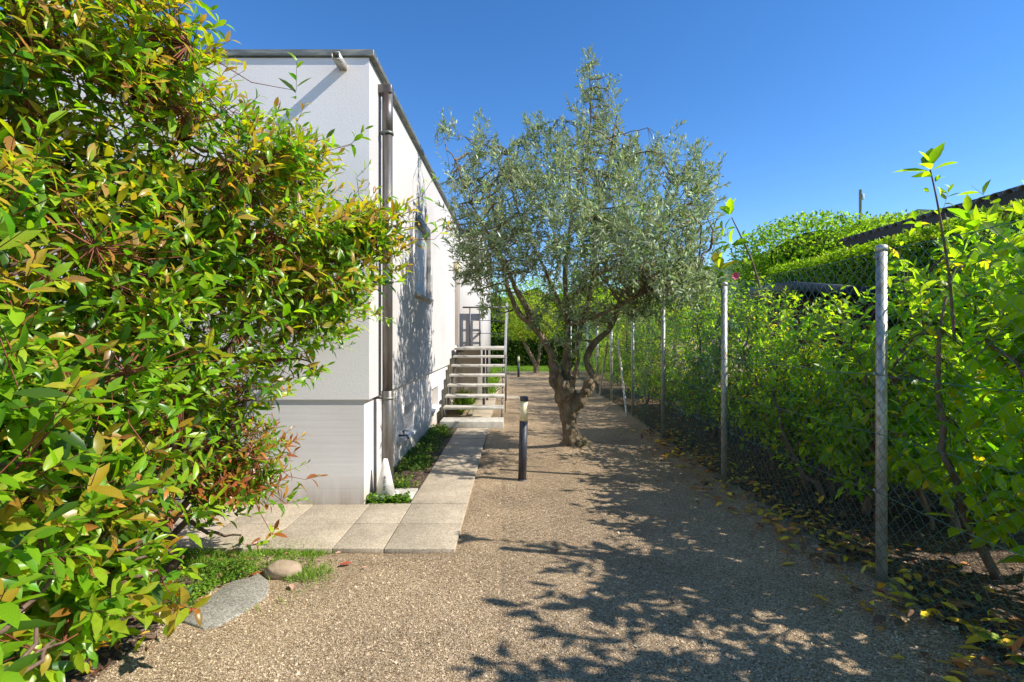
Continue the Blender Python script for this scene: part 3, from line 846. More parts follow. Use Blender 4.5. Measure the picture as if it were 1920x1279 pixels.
# handrail on the outer side
xr = XR + 0.018
def bar(p, q, w_=0.02, name='rail', par=stair, mat=None):
    return MB().tube([p, q], w_, 4).build(name, mat or M['steel_dark'], par)
MB().box(xr - 0.0, xr + 0.012, 8.74, 8.79, 0.20, 1.16).build('railing_post', M['steel_dark'], stair)
MB().box(xr - 0.0, xr + 0.012, 10.36, 10.41, 1.10, 2.15).build('railing_post', M['steel_dark'], stair)
MB().box(xr - 0.0, xr + 0.012, 11.93, 11.98, 1.10, 2.18).build('railing_post', M['steel_dark'], stair)
mb = MB(); v = [(xr - 0.015, 8.70, 1.14), (xr + 0.027, 8.70, 1.14), (xr + 0.027, 10.40, 2.14), (xr - 0.015, 10.40, 2.14)]
mb.add(v + [(a, b_, c + 0.045) for a, b_, c in v], [(0, 3, 2, 1), (4, 5, 6, 7), (0, 1, 5, 4), (1, 2, 6, 5), (2, 3, 7, 6), (3, 0, 4, 7)])
mb.build('handrail', M['galv'], stair, bevel=0.003)
MB().box(xr - 0.015, xr + 0.027, 10.402, 12.0, 2.14, 2.18).build('handrail', M['galv'], stair)
for dz in (0.30, 0.60):
    bar((xr + 0.006, 8.76, 1.15 - dz), (xr + 0.006, 10.38, 2.13 - dz), 0.006)
    bar((xr + 0.006, 10.38, 2.15 - dz), (xr + 0.006, 11.95, 2.15 - dz), 0.006)
# far side railing of the landing
MB().box(XL + 0.0, XR, 11.94, 11.975, 2.15, 2.185).build('handrail', M['steel_dark'], stair)
for dz in (0.30, 0.60):
    bar((XL + 0.15, 11.957, 2.16 - dz), (XR, 11.957, 2.16 - dz), 0.008)
for X in (-1.045, -0.815):
    MB().box(X - 0.015, X + 0.015, 11.94, 11.975, ZLD - 0.02, 2.15).build('railing_post', M['steel_dark'], stair)

# ------------------------------------------------------------------ bollards
def bollard(x, y, h, lean, label):
    e = empty('garden_light', (x, y, 0))
    tag(e, label, 'bollard light', 'garden bollard lights')
    k = h / 0.87
    parts = [('post', [(0.043, -0.03), (0.043, 0.615 * k)], M['black']), ('diffuser', [(0.0405, 0.616 * k), (0.0405, 0.822 * k)], M['cream']),
             ('cap', [(0.0445, 0.8225 * k), (0.0445, 0.862 * k), (0.036, 0.873 * k)], M['black']), ('base_plate', [(0.052, -0.01), (0.052, 0.012)], M['black'])]
    for nm, pr, mt in parts:
        mb = MB().lathe(pr, 0, 0, 24)
        me = mb.mesh(nm, mt)
        for p in me.polygons: p.use_smooth = len(p.vertices) == 4
        ob = bpy.data.objects.new(nm, me); COL.objects.link(ob); ob.parent = e
    e.rotation_euler = (0, lean, R(20))
    return e
bollard(0.078, 5.33, 0.87, R(1.6), 'nearer bollard light, black post with cream lens, standing in gravel beside the paved path')
bollard(0.14, 18.6, 0.80, 0, 'far bollard light standing near the grass at the end of the gravel path')

# ------------------------------------------------------------------ traffic cone
cone = empty('traffic_cone', (-1.19, 4.78, 0.022))
tag(cone, 'small dirty white plastic cone against the foot of the downpipe', 'cone')
H = 0.345
def coner(z): return 0.088 - (0.088 - 0.020) * (z - 0.035) / (H - 0.035)
ccx, ccy, cz = -1.19, 4.715, 0.022
MB().lathe([(coner(0.035), cz + 0.036), (coner(H), cz + H), (0.014, cz + H + 0.002), (0.013, cz + H - 0.05)], ccx, ccy, 32).build('cone_body', M['white_plastic'], cone, smooth=False)
mb = MB()
sq = []
for a in range(32):
    t = a / 32 * 2 * math.pi; c_, s_ = math.cos(t), math.sin(t)
    q = 0.112 / max(abs(c_) ** 4 + abs(s_) ** 4, 1e-6) ** 0.25
    sq.append((ccx + q * c_, ccy + q * s_))
mb.add([(x, y, cz) for x, y in sq] + [(x, y, cz + 0.022) for x, y in sq] + [(ccx + (x - ccx) * 0.86, ccy + (y - ccy) * 0.86, cz + 0.035) for x, y in sq],
       [tuple(range(32))[::-1]] + [(a, (a + 1) % 32, 32 + (a + 1) % 32, 32 + a) for a in range(32)] + [(32 + a, 32 + (a + 1) % 32, 64 + (a + 1) % 32, 64 + a) for a in range(32)] + [tuple(64 + a for a in range(32))])
mb.build('cone_foot', M['white_plastic'], cone)
# printed word, reading upward, wrapped on the cone
GL = {'B': ["110", "101", "110", "101", "110"], 'I': ["1", "1", "1", "1", "1"], 'L': ["100", "100", "100", "100", "111"], 'T': ["111", "010", "010", "010", "010"],
      'E': ["111", "100", "110", "100", "111"], 'M': ["10001", "11011", "10101", "10001", "10001"], 'A': ["010", "101", "111", "101", "101"]}
mb = MB(); cell = 0.0042; zc = cz + 0.085
for chh in 'BILTEMA':
    g_ = GL[chh]; wd = len(g_[0])
    for rr_ in range(5):
        for cc_ in range(wd):
            if g_[rr_][cc_] == '1':
                z0 = zc + cc_ * cell; z1 = z0 + cell * 1.02
                s0 = (-2.5 + rr_) * cell; s1 = s0 + cell * 1.02
                pts = []
                for (ss, z) in ((s0, z0), (s1, z0), (s1, z1), (s0, z1)):
                    rad = coner(z - cz) + 0.0012; an = -math.pi / 2 + 0.10 + ss / rad
                    pts.append((ccx + rad * math.cos(an), ccy + rad * math.sin(an), z))
                mb.quad(*pts)
    zc += (wd + 1) * cell
mb.build('lettering', M['print'], cone)

# ------------------------------------------------------------------ fence
fence = empty('chain_link_fence', (2.16, 3.06, 0))
tag(fence, 'green chain link fence on galvanised posts running along the laurels', 'fence')
XF = 2.16
posts = [(2.195, 3.064), (2.12, 5.18), (2.165, 7.46), (2.17, 9.41), (2.17, 11.5), (2.13, 13.2), (2.13, 15.0), (2.13, 17.2), (2.13, 19.4)]
pall = [(2.2, -1.1), (2.2, 0.98)] + posts
def fx(y):
    return np.interp(y, [p[1] for p in pall], [p[0] for p in pall])
for x, y in pall[1:]:
    p = MB().lathe([(0.030, -0.1), (0.030, 2.02)], x, y, 16)
    me = p.mesh('post', M['galv']);
    for q in me.polygons: q.use_smooth = len(q.vertices) == 4
    ob = bpy.data.objects.new('post', me); COL.objects.link(ob); setparent(ob, fence)
    MB().lathe([(0.033, 2.005), (0.033, 2.035), (0.022, 2.045)], x, y, 16).build('post_cap', M['galv'], ob)
    for z in (1.97, 1.27, 0.57):
        MB().tube([(x - 0.04, y - 0.012, z), (x - 0.036, y + 0.012, z + 0.006)], 0.008, 6).build('clip', M['galv'], ob)
for (x0, y0, z0), (x1, y1, z1) in [(at(1175.6, 777, 9.45), at(1158.5, 640, 10.6)), (at(1124, 739, 12.7), at(1139, 645, 11.55))]:
    MB().tube([(x0, y0, 0.0), (x1, y1, z1 + 0.05)], 0.022, 10).build('brace', M['galv'], fence)
def meshwires(y0, y1, cell=0.085, z0=0.03, rows=23, rad=0.0019):
    h = cell / 2
    ncol = int((y1 - y0) / h)
    k = rows * 2 + 1
    zz = z0 + np.arange(k) * cell / 2
    P = np.zeros((ncol, k, 3)); r_ = np.random.default_rng(3)
    for c_ in range(ncol):
        yy = y0 + c_ * h + ((np.arange(k) + c_) % 2) * h
        P[c_, :, 1] = yy
        P[c_, :, 2] = zz + 0.004 * np.sin(yy * 3.1)
        P[c_, :, 0] = fx(yy) - 0.035 + (((np.arange(k) + c_) % 2) - 0.5) * 0.004 + 0.006 * np.sin(yy * 5 + zz * 3)
    return P, np.full((ncol, k), rad)
P, rr_ = meshwires(-1.0, 9.4)
m1 = MB().tubes(P, rr_, 4).build('wire_mesh', M['wire'], fence); m1['kind'] = 'stuff'
P, rr_ = meshwires(9.4, 17.2, cell=0.12, rows=16, rad=0.0013)
m1 = MB().tubes(P, rr_, 3).build('wire_mesh', M['wire'], fence); m1['kind'] = 'stuff'
for z in (2.0, 1.27, 0.92, 0.57, 0.06):
    yy = np.linspace(-1.1, 19.4, 60)
    MB().tube(np.stack([fx(yy) - 0.040, yy, z - 0.012 * np.sin((yy - 3) * 3.0) ** 2], -1), 0.0022, 4).build('tension_wire', M['wire'], fence)

# ------------------------------------------------------------------ olive tree
def roughen(mb, amp, freq, seed):
    r_ = np.random.default_rng(seed)
    V = np.concatenate(mb.v).astype(float)
    W_ = [(unit(r_.normal(0, 1, 3)), r_.uniform(0.6, 2.4) * freq, r_.uniform(0, 6.28)) for _ in range(12)]
    off = np.zeros_like(V)
    for a in range(3):
        for q, f, p in W_[a * 4:a * 4 + 4]:
            qq = q * np.array([1, 1, 0.45])
            off[:, a] += np.sin(V @ qq * f * 2 + p + 1.3 * np.sin(V @ q[::-1] * f))
    V += off * amp / 3
    mb.v = [V.astype(np.float32)]
    return mb

def dense(pts, rad, k=4):
    """smooth a polyline with radii (Catmull-Rom)"""
    P = np.array(pts, float); Rr = np.array(rad, float)
    Q = np.vstack([2 * P[0] - P[1], P, 2 * P[-1] - P[-2]])
    out, ro = [], []
    for i in range(len(P) - 1):
        p0, p1, p2, p3 = Q[i:i + 4]
        for t in np.arange(k) / k:
            out.append(0.5 * ((2 * p1) + (-p0 + p2) * t + (2 * p0 - 5 * p1 + 4 * p2 - p3) * t * t + (-p0 + 3 * p1 - 3 * p2 + p3) * t ** 3))
            ro.append(Rr[i] * (1 - t) + Rr[i + 1] * t)
    out.append(P[-1]); ro.append(Rr[-1])
    return np.array(out), np.array(ro)

OY = 6.72
olive = empty('olive_tree', (0.77, OY, 0))
tag(olive, 'large old olive tree with gnarled forked trunk in the gravel', 'tree')
def op(px, py, dy=0.0):
    x, y, z = at(px, py, OY)
    return (x, OY + dy, z)
trunkparts = [
    ([op(1076, 862), op(1074, 840), op(1068, 815), op(1065, 785), op(1066, 760), op(1064, 738), op(1060, 715)], [0.26, 0.155, 0.118, 0.108, 0.125, 0.165, 0.12]),
    ([op(1066, 770), op(1052, 742), op(1042, 715), op(1038, 690), op(1036, 672)], [0.10, 0.10, 0.075, 0.065, 0.055]),
    ([op(1070, 780, -.03), op(1085, 752, -.05), op(1100, 735, -.05), op(1112, 718, -.05), op(1112, 700, -.03)], [0.09, 0.095, 0.075, 0.058, 0.06]),
    ([op(1064, 760, .05), op(1062, 720, .08), op(1062, 690, .08), op(1065, 650, .1)], [0.10, 0.07, 0.058, 0.055]),
    ([op(1072, 750, -.06), op(1075, 715, -.1), op(1080, 690, -.1), op(1082, 660, -.08)], [0.06, 0.04, 0.032, 0.030]),
    ([op(1058, 750, -.06), op(1050, 712, -.11), op(1047, 690, -.11)], [0.06, 0.042, 0.035]),
    ([op(1090, 745, -.06), op(1093, 728, -.1), op(1102, 716, -.12), op(1108, 713, -.13)], [0.06, 0.055, 0.045, 0.035]),
    ([op(1043, 735, -.04), op(1034, 716, -.06), op(1029, 705, -.07)], [0.05, 0.035, 0.028]),
]
rt = []
for k in range(9):
    a = k * 0.7 + 0.3
    L_ = 0.34 if k == 0 else 0.22
    rt.append(([(0.77, OY, 0.22), (0.77 + 0.11 * math.cos(a), OY + 0.11 * math.sin(a), 0.10), (0.77 + L_ * math.cos(a), OY + L_ * math.sin(a), -0.03)], [0.085, 0.06, 0.03]))
# merge the tubes with a voxel remesh so forks flow into one another
mb = MB()
for pts, rad in trunkparts + rt:
    a, b_ = dense(pts, rad, 6); mb.tube(a, b_ * 0.82, 16)
rb = np.random.default_rng(5)
bm = bmesh.new()
me = mb.mesh('trunk_raw'); bm.from_mesh(me)
for k in range(30):     # burls and knots
    pts, rad = trunkparts[rb.integers(0, 4)]
    a, b_ = dense(pts, rad, 6); i = rb.integers(len(a) // 3, len(a))
    dirn = unit(np.array([rb.normal(), rb.normal() - 0.3, rb.normal() * 0.5]))
    c = a[i] + dirn * b_[i] * 0.80
    bmesh.ops.create_icosphere(bm, subdivisions=2, radius=float(rb.uniform(0.02, 0.048)), matrix=Matrix.Translation(Vector(c)))
bm.to_mesh(me); bm.free()
tmp = bpy.data.objects.new('trunk', me); COL.objects.link(tmp)
rm = tmp.modifiers.new('r', 'REMESH'); rm.mode = 'VOXEL'; rm.voxel_size = 0.013; rm.use_smooth_shade = True
sm = tmp.modifiers.new('s', 'SMOOTH'); sm.iterations = 3
tx = bpy.data.textures.new('barktex', 'CLOUDS'); tx.noise_scale = 0.055; tx.noise_depth = 4
dm = tmp.modifiers.new('d', 'DISPLACE'); dm.texture = tx; dm.strength = 0.045; dm.mid_level = 0.5; dm.texture_coords = 'LOCAL'
tx2 = bpy.data.textures.new('barktex_large', 'CLOUDS'); tx2.noise_scale = 0.17; tx2.noise_depth = 1
dm2 = tmp.modifiers.new('d2', 'DISPLACE'); dm2.texture = tx2; dm2.strength = 0.09; dm2.mid_level = 0.5; dm2.texture_coords = 'LOCAL'
me.materials.append(M['olive_bark'])
setparent(tmp, olive)

limbs = [
    ([op(1040, 690), op(1034, 665), op(1018, 635), op(995, 608), op(975, 590), op(960, 560), op(948, 525), op(940, 480), op(930, 420), op(915, 350)], [0.068, 0.062, 0.056, 0.052, 0.046, 0.04, 0.034, 0.028, 0.022, 0.012]),
    ([op(1000, 612), op(985, 575), op(968, 545), op(955, 515, -.2), op(930, 470, -.4), op(890, 400, -.5), op(860, 320, -.4)], [0.045, 0.045, 0.04, 0.03, 0.024, 0.018, 0.009]),
    ([op(1064, 670, .1), op(1066, 620, .1), op(1062, 560, .05), op(1060, 500), op(1068, 440), op(1078, 370), op(1095, 300), op(1108, 220), op(1105, 130)], [0.052, 0.048, 0.046, 0.04, 0.034, 0.028, 0.022, 0.014, 0.006]),
    ([op(1062, 600, .1), op(1040, 540, .2), op(1015, 480, .3), op(985, 420, .35), op(960, 340, .4), op(950, 270, .4)], [0.035, 0.03, 0.026, 0.02, 0.014, 0.007]),
    ([op(1080, 665, -.08), op(1090, 600, -.15), op(1105, 540, -.25), op(1108, 480, -.3), op(1110, 420, -.35), op(1130, 330, -.4), op(1145, 240, -.4)], [0.03, 0.034, 0.036, 0.034, 0.026, 0.018, 0.008]),
    ([op(1112, 705), op(1100, 680), op(1104, 660), op(1118, 640), op(1140, 620), op(1155, 590), op(1165, 555), op(1200, 500), op(1240, 430), op(1270, 350)], [0.062, 0.055, 0.056, 0.054, 0.046, 0.038, 0.03, 0.024, 0.018, 0.008]),
    ([op(1108, 520, -.2), op(1150, 505, -.2), op(1190, 485, -.1), op(1240, 440, -.1), op(1290, 370)], [0.026, 0.024, 0.018, 0.014, 0.007]),
    ([op(1062, 610, -.1), op(1100, 600, -.4), op(1150, 575, -.6), op(1205, 545, -.7), op(1260, 510, -.7), op(1300, 480, -.6)], [0.026, 0.024, 0.02, 0.017, 0.012, 0.006]),
    ([op(1064, 640, .1), op(1080, 570, .5), op(1120, 500, .9), op(1170, 430, 1.1), op(1200, 350, 1.1)], [0.034, 0.03, 0.024, 0.016, 0.008]),
    ([op(1018, 635), op(990, 570, .4), op(950, 500, .8), op(910, 430, 1.0), op(890, 380, 1.1)], [0.034, 0.03, 0.022, 0.015, 0.008]),
]
skel = []
for pts, rad in limbs:
    a, b_ = dense(pts, rad, 5)
    mb = MB().tube(a, b_ * 0.78, 10)
    roughen(mb, 0.006, 30, 3)
    mb.build('limb', M['olive_bark'], olive, smooth=True)
    skel.append(a[len(a) // 3:])
skel = np.concatenate(skel)
def olobe(px, py, rx, rz, dy=0.0, ry=None, wgt=1.0):
    x, y, z = at(px, py, OY)
    return (x, OY + dy, z, rx, ry or rx, rz, wgt)
ol = [olobe(1080, 420, 1.05, 1.15, -.35, 1.3), olobe(930, 410, 0.72, 1.0, -0.1, 1.1), olobe(1225, 400, 0.8, 0.95, -.3, 1.2), olobe(1110, 230, 0.48, 0.55, 0, 0.5),
      olobe(1105, 140, 0.17, 0.42, 0, 0.2, 1.5), olobe(1140, 190, 0.22, 0.45, 0.1, 0.25, 1.2), olobe(860, 290, 0.40, 0.5, 0.1, 0.5), olobe(838, 240, 0.18, 0.32, 0.1, 0.22, 2.2), olobe(900, 275, 0.25, 0.3, 0, .3, 1.5),
      olobe(1010, 290, 0.5, 0.5, 0, 0.5), olobe(1275, 300, 0.42, 0.40, 0, 0.5), olobe(1305, 450, 0.33, 0.7, -.1, 0.6), olobe(920, 540, 0.42, 0.42, 0, 0.6), olobe(1190, 530, 0.85, 0.40, -0.3, 0.6),
      olobe(1060, 590, 0.6, 0.35, -0.1, 0.5, 0.8), olobe(890, 480, 0.35, 0.6, 0.0, 0.5), olobe(1015, 230, 0.14, 0.22, 0, .2, 1.4), olobe(1165, 290, 0.3, 0.3, 0, .3),
      olobe(1075, 430, 0.9, 0.7, -1.05, 0.55), olobe(950, 450, 0.5, 0.55, -0.95, 0.45, 0.8), olobe(1060, 640, 0.33, 0.18, -0.1, 0.35, 0.8), olobe(1130, 590, 0.4, 0.25, -.2, .4, .8), olobe(985, 250, 0.12, 0.3, 0, .2, 1.5),
      olobe(1240, 270, 0.12, 0.26, 0, .2, 1.5), olobe(1250, 545, 0.5, 0.3, -.9, .5, .9), olobe(1235, 560, 0.5, 0.3, 0.1, .6, 1.3), olobe(1180, 590, 0.5, 0.22, 0.5, .5, 1.2), olobe(1295, 520, 0.3, 0.35, 0.2, .5, 1.3), olobe(1120, 470, 0.4, 0.5, -1.8, 0.45, 0.6), olobe(1075, 655, 0.2, 0.12, -.3, .2, 1.2), olobe(1160, 500, 0.55, 0.5, -1.6, 0.45, 1.1), olobe(1190, 440, 0.5, 0.4, -1.5, .45, .8), olobe(1215, 565, 0.42, 0.24, -1.5, .5, 1.3), olobe(1060, 480, 0.5, 0.5, -1.7, .45, .7), olobe(1170, 480, 0.6, 0.5, -.95, .45, .8), olobe(1312, 330, 0.12, 0.3, 0, .2, 1.5), olobe(900, 240, 0.1, 0.25, 0, .2, 1.5)]
r = np.random.default_rng(31)
tips, out = lobes_sample(ol, 2700, r, 0.8)
keep = (tips[:, 0] > -1.15) & (tips[:, 2] > 1.35) & (smooth_noise(tips[:, 0] * 3 + tips[:, 1], tips[:, 2] * 3 - tips[:, 1], 17) > -0.42) & (smooth_noise(tips[:, 0] * 9 + tips[:, 1] * 3, tips[:, 2] * 9 - tips[:, 1] * 4, 19) > -0.4)
tips, out = tips[keep], out[keep]
axes = unit(out * 0.7 + np.array([0, 0, 0.65]) + r.normal(0, 0.35, tips.shape))
low = tips[:, 2] < 2.3
axes[low] = unit(out[low] * 0.9 + np.array([0, 0, 0.05]) + r.normal(0, 0.4, (low.sum(), 3)))
LV = Leaves()
n = len(tips); m_ = 13
slen = r.uniform(0.16, 0.50, n)
A = unit(np.cross(axes, unit(r.normal(0, 1, (n, 3))))); B = np.cross(axes, A)
for j in range(m_):
    f = (j + 0.2) / m_
    for sgn in (-1, 1):
        base = tips - axes * (slen * f)[:, None]
        ph = (j % 2) * math.pi / 2 + r.normal(0, 0.3, n)
        rad_ = (A * np.cos(ph)[:, None] + B * np.sin(ph)[:, None]) * sgn
        th = np.radians(22 + 38 * f + r.normal(0, 10, n))
        D = axes * np.cos(th)[:, None] + rad_ * np.sin(th)[:, None]
        Nn = axes * 0.9 - rad_ * 0.3 + r.normal(0, 0.45, (n, 3)) + np.array([0, 0, .3])
        L = r.uniform(0.055, 0.095, n) * (0.7 if j == 0 else 1)
        C = palette([(0.13, 0.21, 0.075), (0.24, 0.34, 0.12), (0.38, 0.47, 0.20), (0.58, 0.64, 0.46)], [3.5, 4, 2.6, 1.4], n, r)
        k_ = r.uniform(0, 1, n) > 0.22
        LV.add(base[k_], D[k_], Nn[k_], L[k_], (L * 0.135)[k_], C[k_])
LV.build('foliage', M['olive'], olive, 'lite', seed=2)
branching(tips, axes, skel, 330, r, olive, M['twig_green'], M['olive_bark'], shoot=0.25, r_sub=(0.012, 0.005), r_twig=(0.0035, 0.0016), sag=0.09)

# ------------------------------------------------------------------ photinia
PY = [(0.42, 0.40, 0.02), (0.46, 0.34, 0.03), (0.42, 0.22, 0.06), (0.38, 0.41, 0.02), (0.44, 0.30, 0.05)]
PM = [(0.17, 0.33, 0.014), (0.22, 0.38, 0.018), (0.29, 0.41, 0.02)]
PO = [(0.09, 0.22, 0.010), (0.13, 0.28, 0.012), (0.06, 0.14, 0.012)]
PRED = [(0.40, 0.15, 0.04), (0.33, 0.11, 0.04), (0.42, 0.25, 0.04)]
def photinia(name, label, lobes, n, seed, base, stems, L0=0.092, young=PY, yp=0.45, singles=300, ymask=None, m=9):
    e = empty(name, (base[0], base[1], 0))
    tag(e, label, 'shrub')
    r = np.random.default_rng(seed)
    tips, out = lobes_sample(lobes, n, r, 0.6)
    q = smooth_noise(tips[:, 0] * 4 + tips[:, 1] * 2, tips[:, 2] * 4 - tips[:, 1] * 2, 23) > -0.5
    tips, out = tips[q], out[q]
    far_ = r.uniform(0, 1, len(tips)) < 0.10
    tips = tips + out * (far_ * r.uniform(0.05, 0.26, len(tips)))[:, None]
    k = (tips[:, 2] > 0.10) & ~((tips[:, 1] > 4.36)) & (np.linalg.norm(tips - np.array([0, 0, 1.5]), axis=1) > 0.95)
    tips, out = tips[k], out[k]
    axes = unit(out * 0.55 + np.array([0.38, -0.12, 0.36]) + r.normal(0, 0.24, tips.shape))
    LV = Leaves()
    if ymask is not None:
        sel = ymask(tips, r)
        for s_, yp_, mid_ in ((sel, 0.8, PM), (~sel, yp, PM)):
            whorls(LV, tips[s_], axes[s_], m, 0.24, L0, 0.31, young, mid_, PO, r, yp_)
    else:
        whorls(LV, tips, axes, m, 0.22, L0, 0.34, young, PM, PO, r, yp)
    LV.build('foliage', M['photinia'], e, 'full', singles=singles, seed=seed)
    sk = []
    rb = np.random.default_rng(seed + 1)
    for (bx, by, tx_, ty_, tz_) in stems:
        p0 = np.array([[bx, by, -0.05]]); p1 = np.array([[tx_, ty_, tz_]])
        X = bent(p0, p1, 10, rb, 0.07)
        MB().tubes(X, np.linspace(0.028, 0.008, 10)[None], 8).build('stem', M['bark'], e, smooth=True)
        sk.append(X[0, 2:])
    sk = np.concatenate(sk)
    branching(tips, axes, sk, 150, rb, e, M['twig_red'], M['bark'], shoot=0.14, r_sub=(0.011, 0.0045), r_twig=(0.0032, 0.0018))
    return e

big = [(-1.38, 4.05, 1.85, 0.30, 0.28, 0.32, 1.2), (-2.05, 2.2, 2.9, 0.75, 0.6, 0.55, 1.2), (-1.62, 2.35, 2.75, 0.35, 0.4, 0.30, 1.3), (-1.35, 2.9, 2.55, 0.4, 0.35, 0.25, 1.2), (-2.25, 2.35, 1.75, 1.05, 1.1, 1.35, 1.0), (-1.85, 2.95, 1.95, 0.95, 0.95, 0.95, 1.1), (-1.25, 3.25, 2.10, 0.62, 0.5, 0.42, 1.3), (-1.62, 2.55, 2.30, 0.58, 0.5, 0.42, 1.1),
       (-2.0, 2.1, 2.65, 0.62, 0.6, 0.62, 1.0), (-1.85, 1.75, 1.6, 0.62, 0.7, 0.75, 0.9), (-0.95, 3.35, 2.22, 0.36, 0.3, 0.22, 1.5), (-1.45, 3.6, 1.75, 0.5, 0.45, 0.5, 0.9), (-1.08, 2.62, 2.42, 0.17, 0.2, 0.18, 1.5)]
photinia('photinia_shrub', 'tall photinia shrub with yellow green leaves leaning across the house corner', big, 4300, 41, (-2.2, 2.8),
         ymask=lambda t, r: (t[:, 2] > 1.75) & (r.uniform(0, 1, len(t)) < 0.7), yp=0.2, L0=0.100, m=9, stems=
         [(-2.3, 2.8, -1.3, 3.2, 2.1), (-2.25, 2.9, -1.7, 2.6, 2.5), (-2.4, 2.6, -2.1, 2.2, 2.8), (-2.35, 2.5, -1.9, 1.8, 1.7), (-2.2, 3.0, -1.9, 3.1, 2.4), (-2.5, 2.8, -2.4, 2.5, 2.6), (-2.2, 3.0, -1.5, 3.6, 1.7), (-2.3, 2.7, -0.95, 3.3, 2.2)])
mid = [(-1.72, 3.25, 0.55, 0.32, 0.4, 0.26, 1.3), (-2.3, 3.25, 0.95, 0.78, 0.65, 0.62, 1.0), (-1.80, 3.35, 0.72, 0.42, 0.45, 0.34, 1.3), (-2.6, 2.6, 0.8, 0.7, 0.8, 0.6, 0.8)]
photinia('photinia_shrub', 'low photinia shrub with coppery young leaves overhanging the paving slabs', mid, 950, 43, (-2.4, 3.2),
         [(-2.4, 3.2, -1.9, 3.35, 0.75), (-2.45, 3.1, -2.3, 3.2, 1.3), (-2.5, 3.0, -2.7, 2.7, 1.1), (-2.4, 3.3, -2.0, 3.5, 0.9)],
         L0=0.085, young=PRED, yp=0.35, ymask=lambda t, r: (t[:, 0] > -2.0) & (r.uniform(0, 1, len(t)) < 0.5))
near = [(-2.05, 1.95, 0.95, 0.62, 0.62, 0.62, 1.0), (-1.62, 1.50, 1.05, 0.42, 0.45, 0.42, 1.0), (-1.85, 2.05, 0.50, 0.40, 0.42, 0.34, 1.0), (-1.35, 1.25, 0.72, 0.25, 0.25, 0.22, 1.0), (-1.72, 2.45, 0.30, 0.18, 0.25, 0.12, 1.0)]
photinia('photinia_shrub', 'photinia shrub nearest the camera with large glossy and orange edged leaves at lower left', near, 720, 47, (-2.2, 1.9),
         [(-2.2, 2.0, -1.7, 1.5, 1.1), (-2.25, 2.1, -2.0, 1.9, 1.4), (-2.1, 2.1, -1.8, 2.1, 0.6), (-2.1, 1.9, -1.4, 1.3, 0.75)],
         L0=0.122, young=[(0.42, 0.30, 0.03), (0.44, 0.20, 0.04), (0.36, 0.34, 0.02), (0.30, 0.40, 0.02)], yp=0.28)

# ------------------------------------------------------------------ laurels beyond the fence
LY = [(0.22, 0.34, 0.02), (0.26, 0.36, 0.03)]
LM = [(0.20, 0.37, 0.02), (0.28, 0.46, 0.024), (0.37, 0.54, 0.03)]
LO = [(0.11, 0.23, 0.016), (0.16, 0.31, 0.02), (0.21, 0.38, 0.022), (0.44, 0.38, 0.03)]
def laurel(x, y, h, rx, ry, n, seed, label, L0=0.12, singles=0, kind='full', ratio=0.44, m=8, cy=None, nm='laurel_shrub'):
    e = empty(nm, (x + 0.1, y, 0))
    tag(e, label, 'shrub', 'shrubs beyond the fence')
    r = np.random.default_rng(seed)
    lobes = [(x, y, h - 0.62, rx, ry, 0.60, 1.0), (x + 0.1, y + 0.1, h * 0.48, rx * 0.95, ry, 0.62, 0.9), (x - 0.05, y - 0.2, h - 0.95, rx * 0.9, ry * 0.8, 0.6, 0.7), (x - 0.05, y, 0.68, rx * 1.0, ry * 0.95, 0.42, 2.3), (x, y + 0.3, 1.1, rx * 0.9, ry * 0.8, 0.5, 0.5)]
    tips, out = lobes_sample(lobes, int(n * 1.45 * (0.12 / max(L0, 0.10))), r, 0.5)
    k = (tips[:, 2] > 0.22) & ((tips[:, 0] > fx(tips[:, 1]) + 0.10) | ((tips[:, 2] > 2.1)))
    tips, out = tips[k], out[k]
    axes = unit(out * 0.6 + np.array([-0.05, 0, 0.55]) + r.normal(0, 0.4, tips.shape))
    LV = Leaves()
    whorls(LV, tips, axes, m, 0.20, L0, ratio, LY, LM, LO, r, 0.4, theta=(35, 85))
    P, D, N, L, W, C = LV.cat()
    # keep leaves behind the wire
    ok = (P[:, 0] + np.minimum(D[:, 0], 0) * L > fx(P[:, 1]) + 0.0) | (P[:, 2] > 2.06)
    for a in (LV.P, LV.D, LV.N, LV.L, LV.W, LV.C): a[0] = a[0][ok]
    LV.build('foliage', M['laurel'], e, kind, singles=singles, seed=seed)
    rb = np.random.default_rng(seed + 3)
    sk = []
    ns = 6
    for q in range(ns):
        bx, by = x + 0.25 + rb.uniform(-0.3, 0.25), y + rb.uniform(-0.4, 0.4)
        tx_, ty_, tz_ = x + rb.uniform(-0.35, 0.4) , y + rb.uniform(-0.6, 0.6), h - rb.uniform(0.65, 1.15)
        X = bent(np.array([[bx, by, -0.05]]), np.array([[max(tx_, 2.35), ty_, tz_]]), 10, rb, 0.06)
        X[..., 0] = np.maximum(X[..., 0], fx(X[..., 1]) + 0.10)
        MB().tubes(X, np.linspace(0.030, 0.008, 10)[None] * rb.uniform(0.6, 1.2), 7).build('stem', M['bark'], e, smooth=True)
        sk.append(X[0, 2:])
    branching(tips, axes, np.concatenate(sk), 60, rb, e, M['twig_green'], M['bark'], shoot=0.18, r_sub=(0.010, 0.004), r_twig=(0.0035, 0.002))
    return e

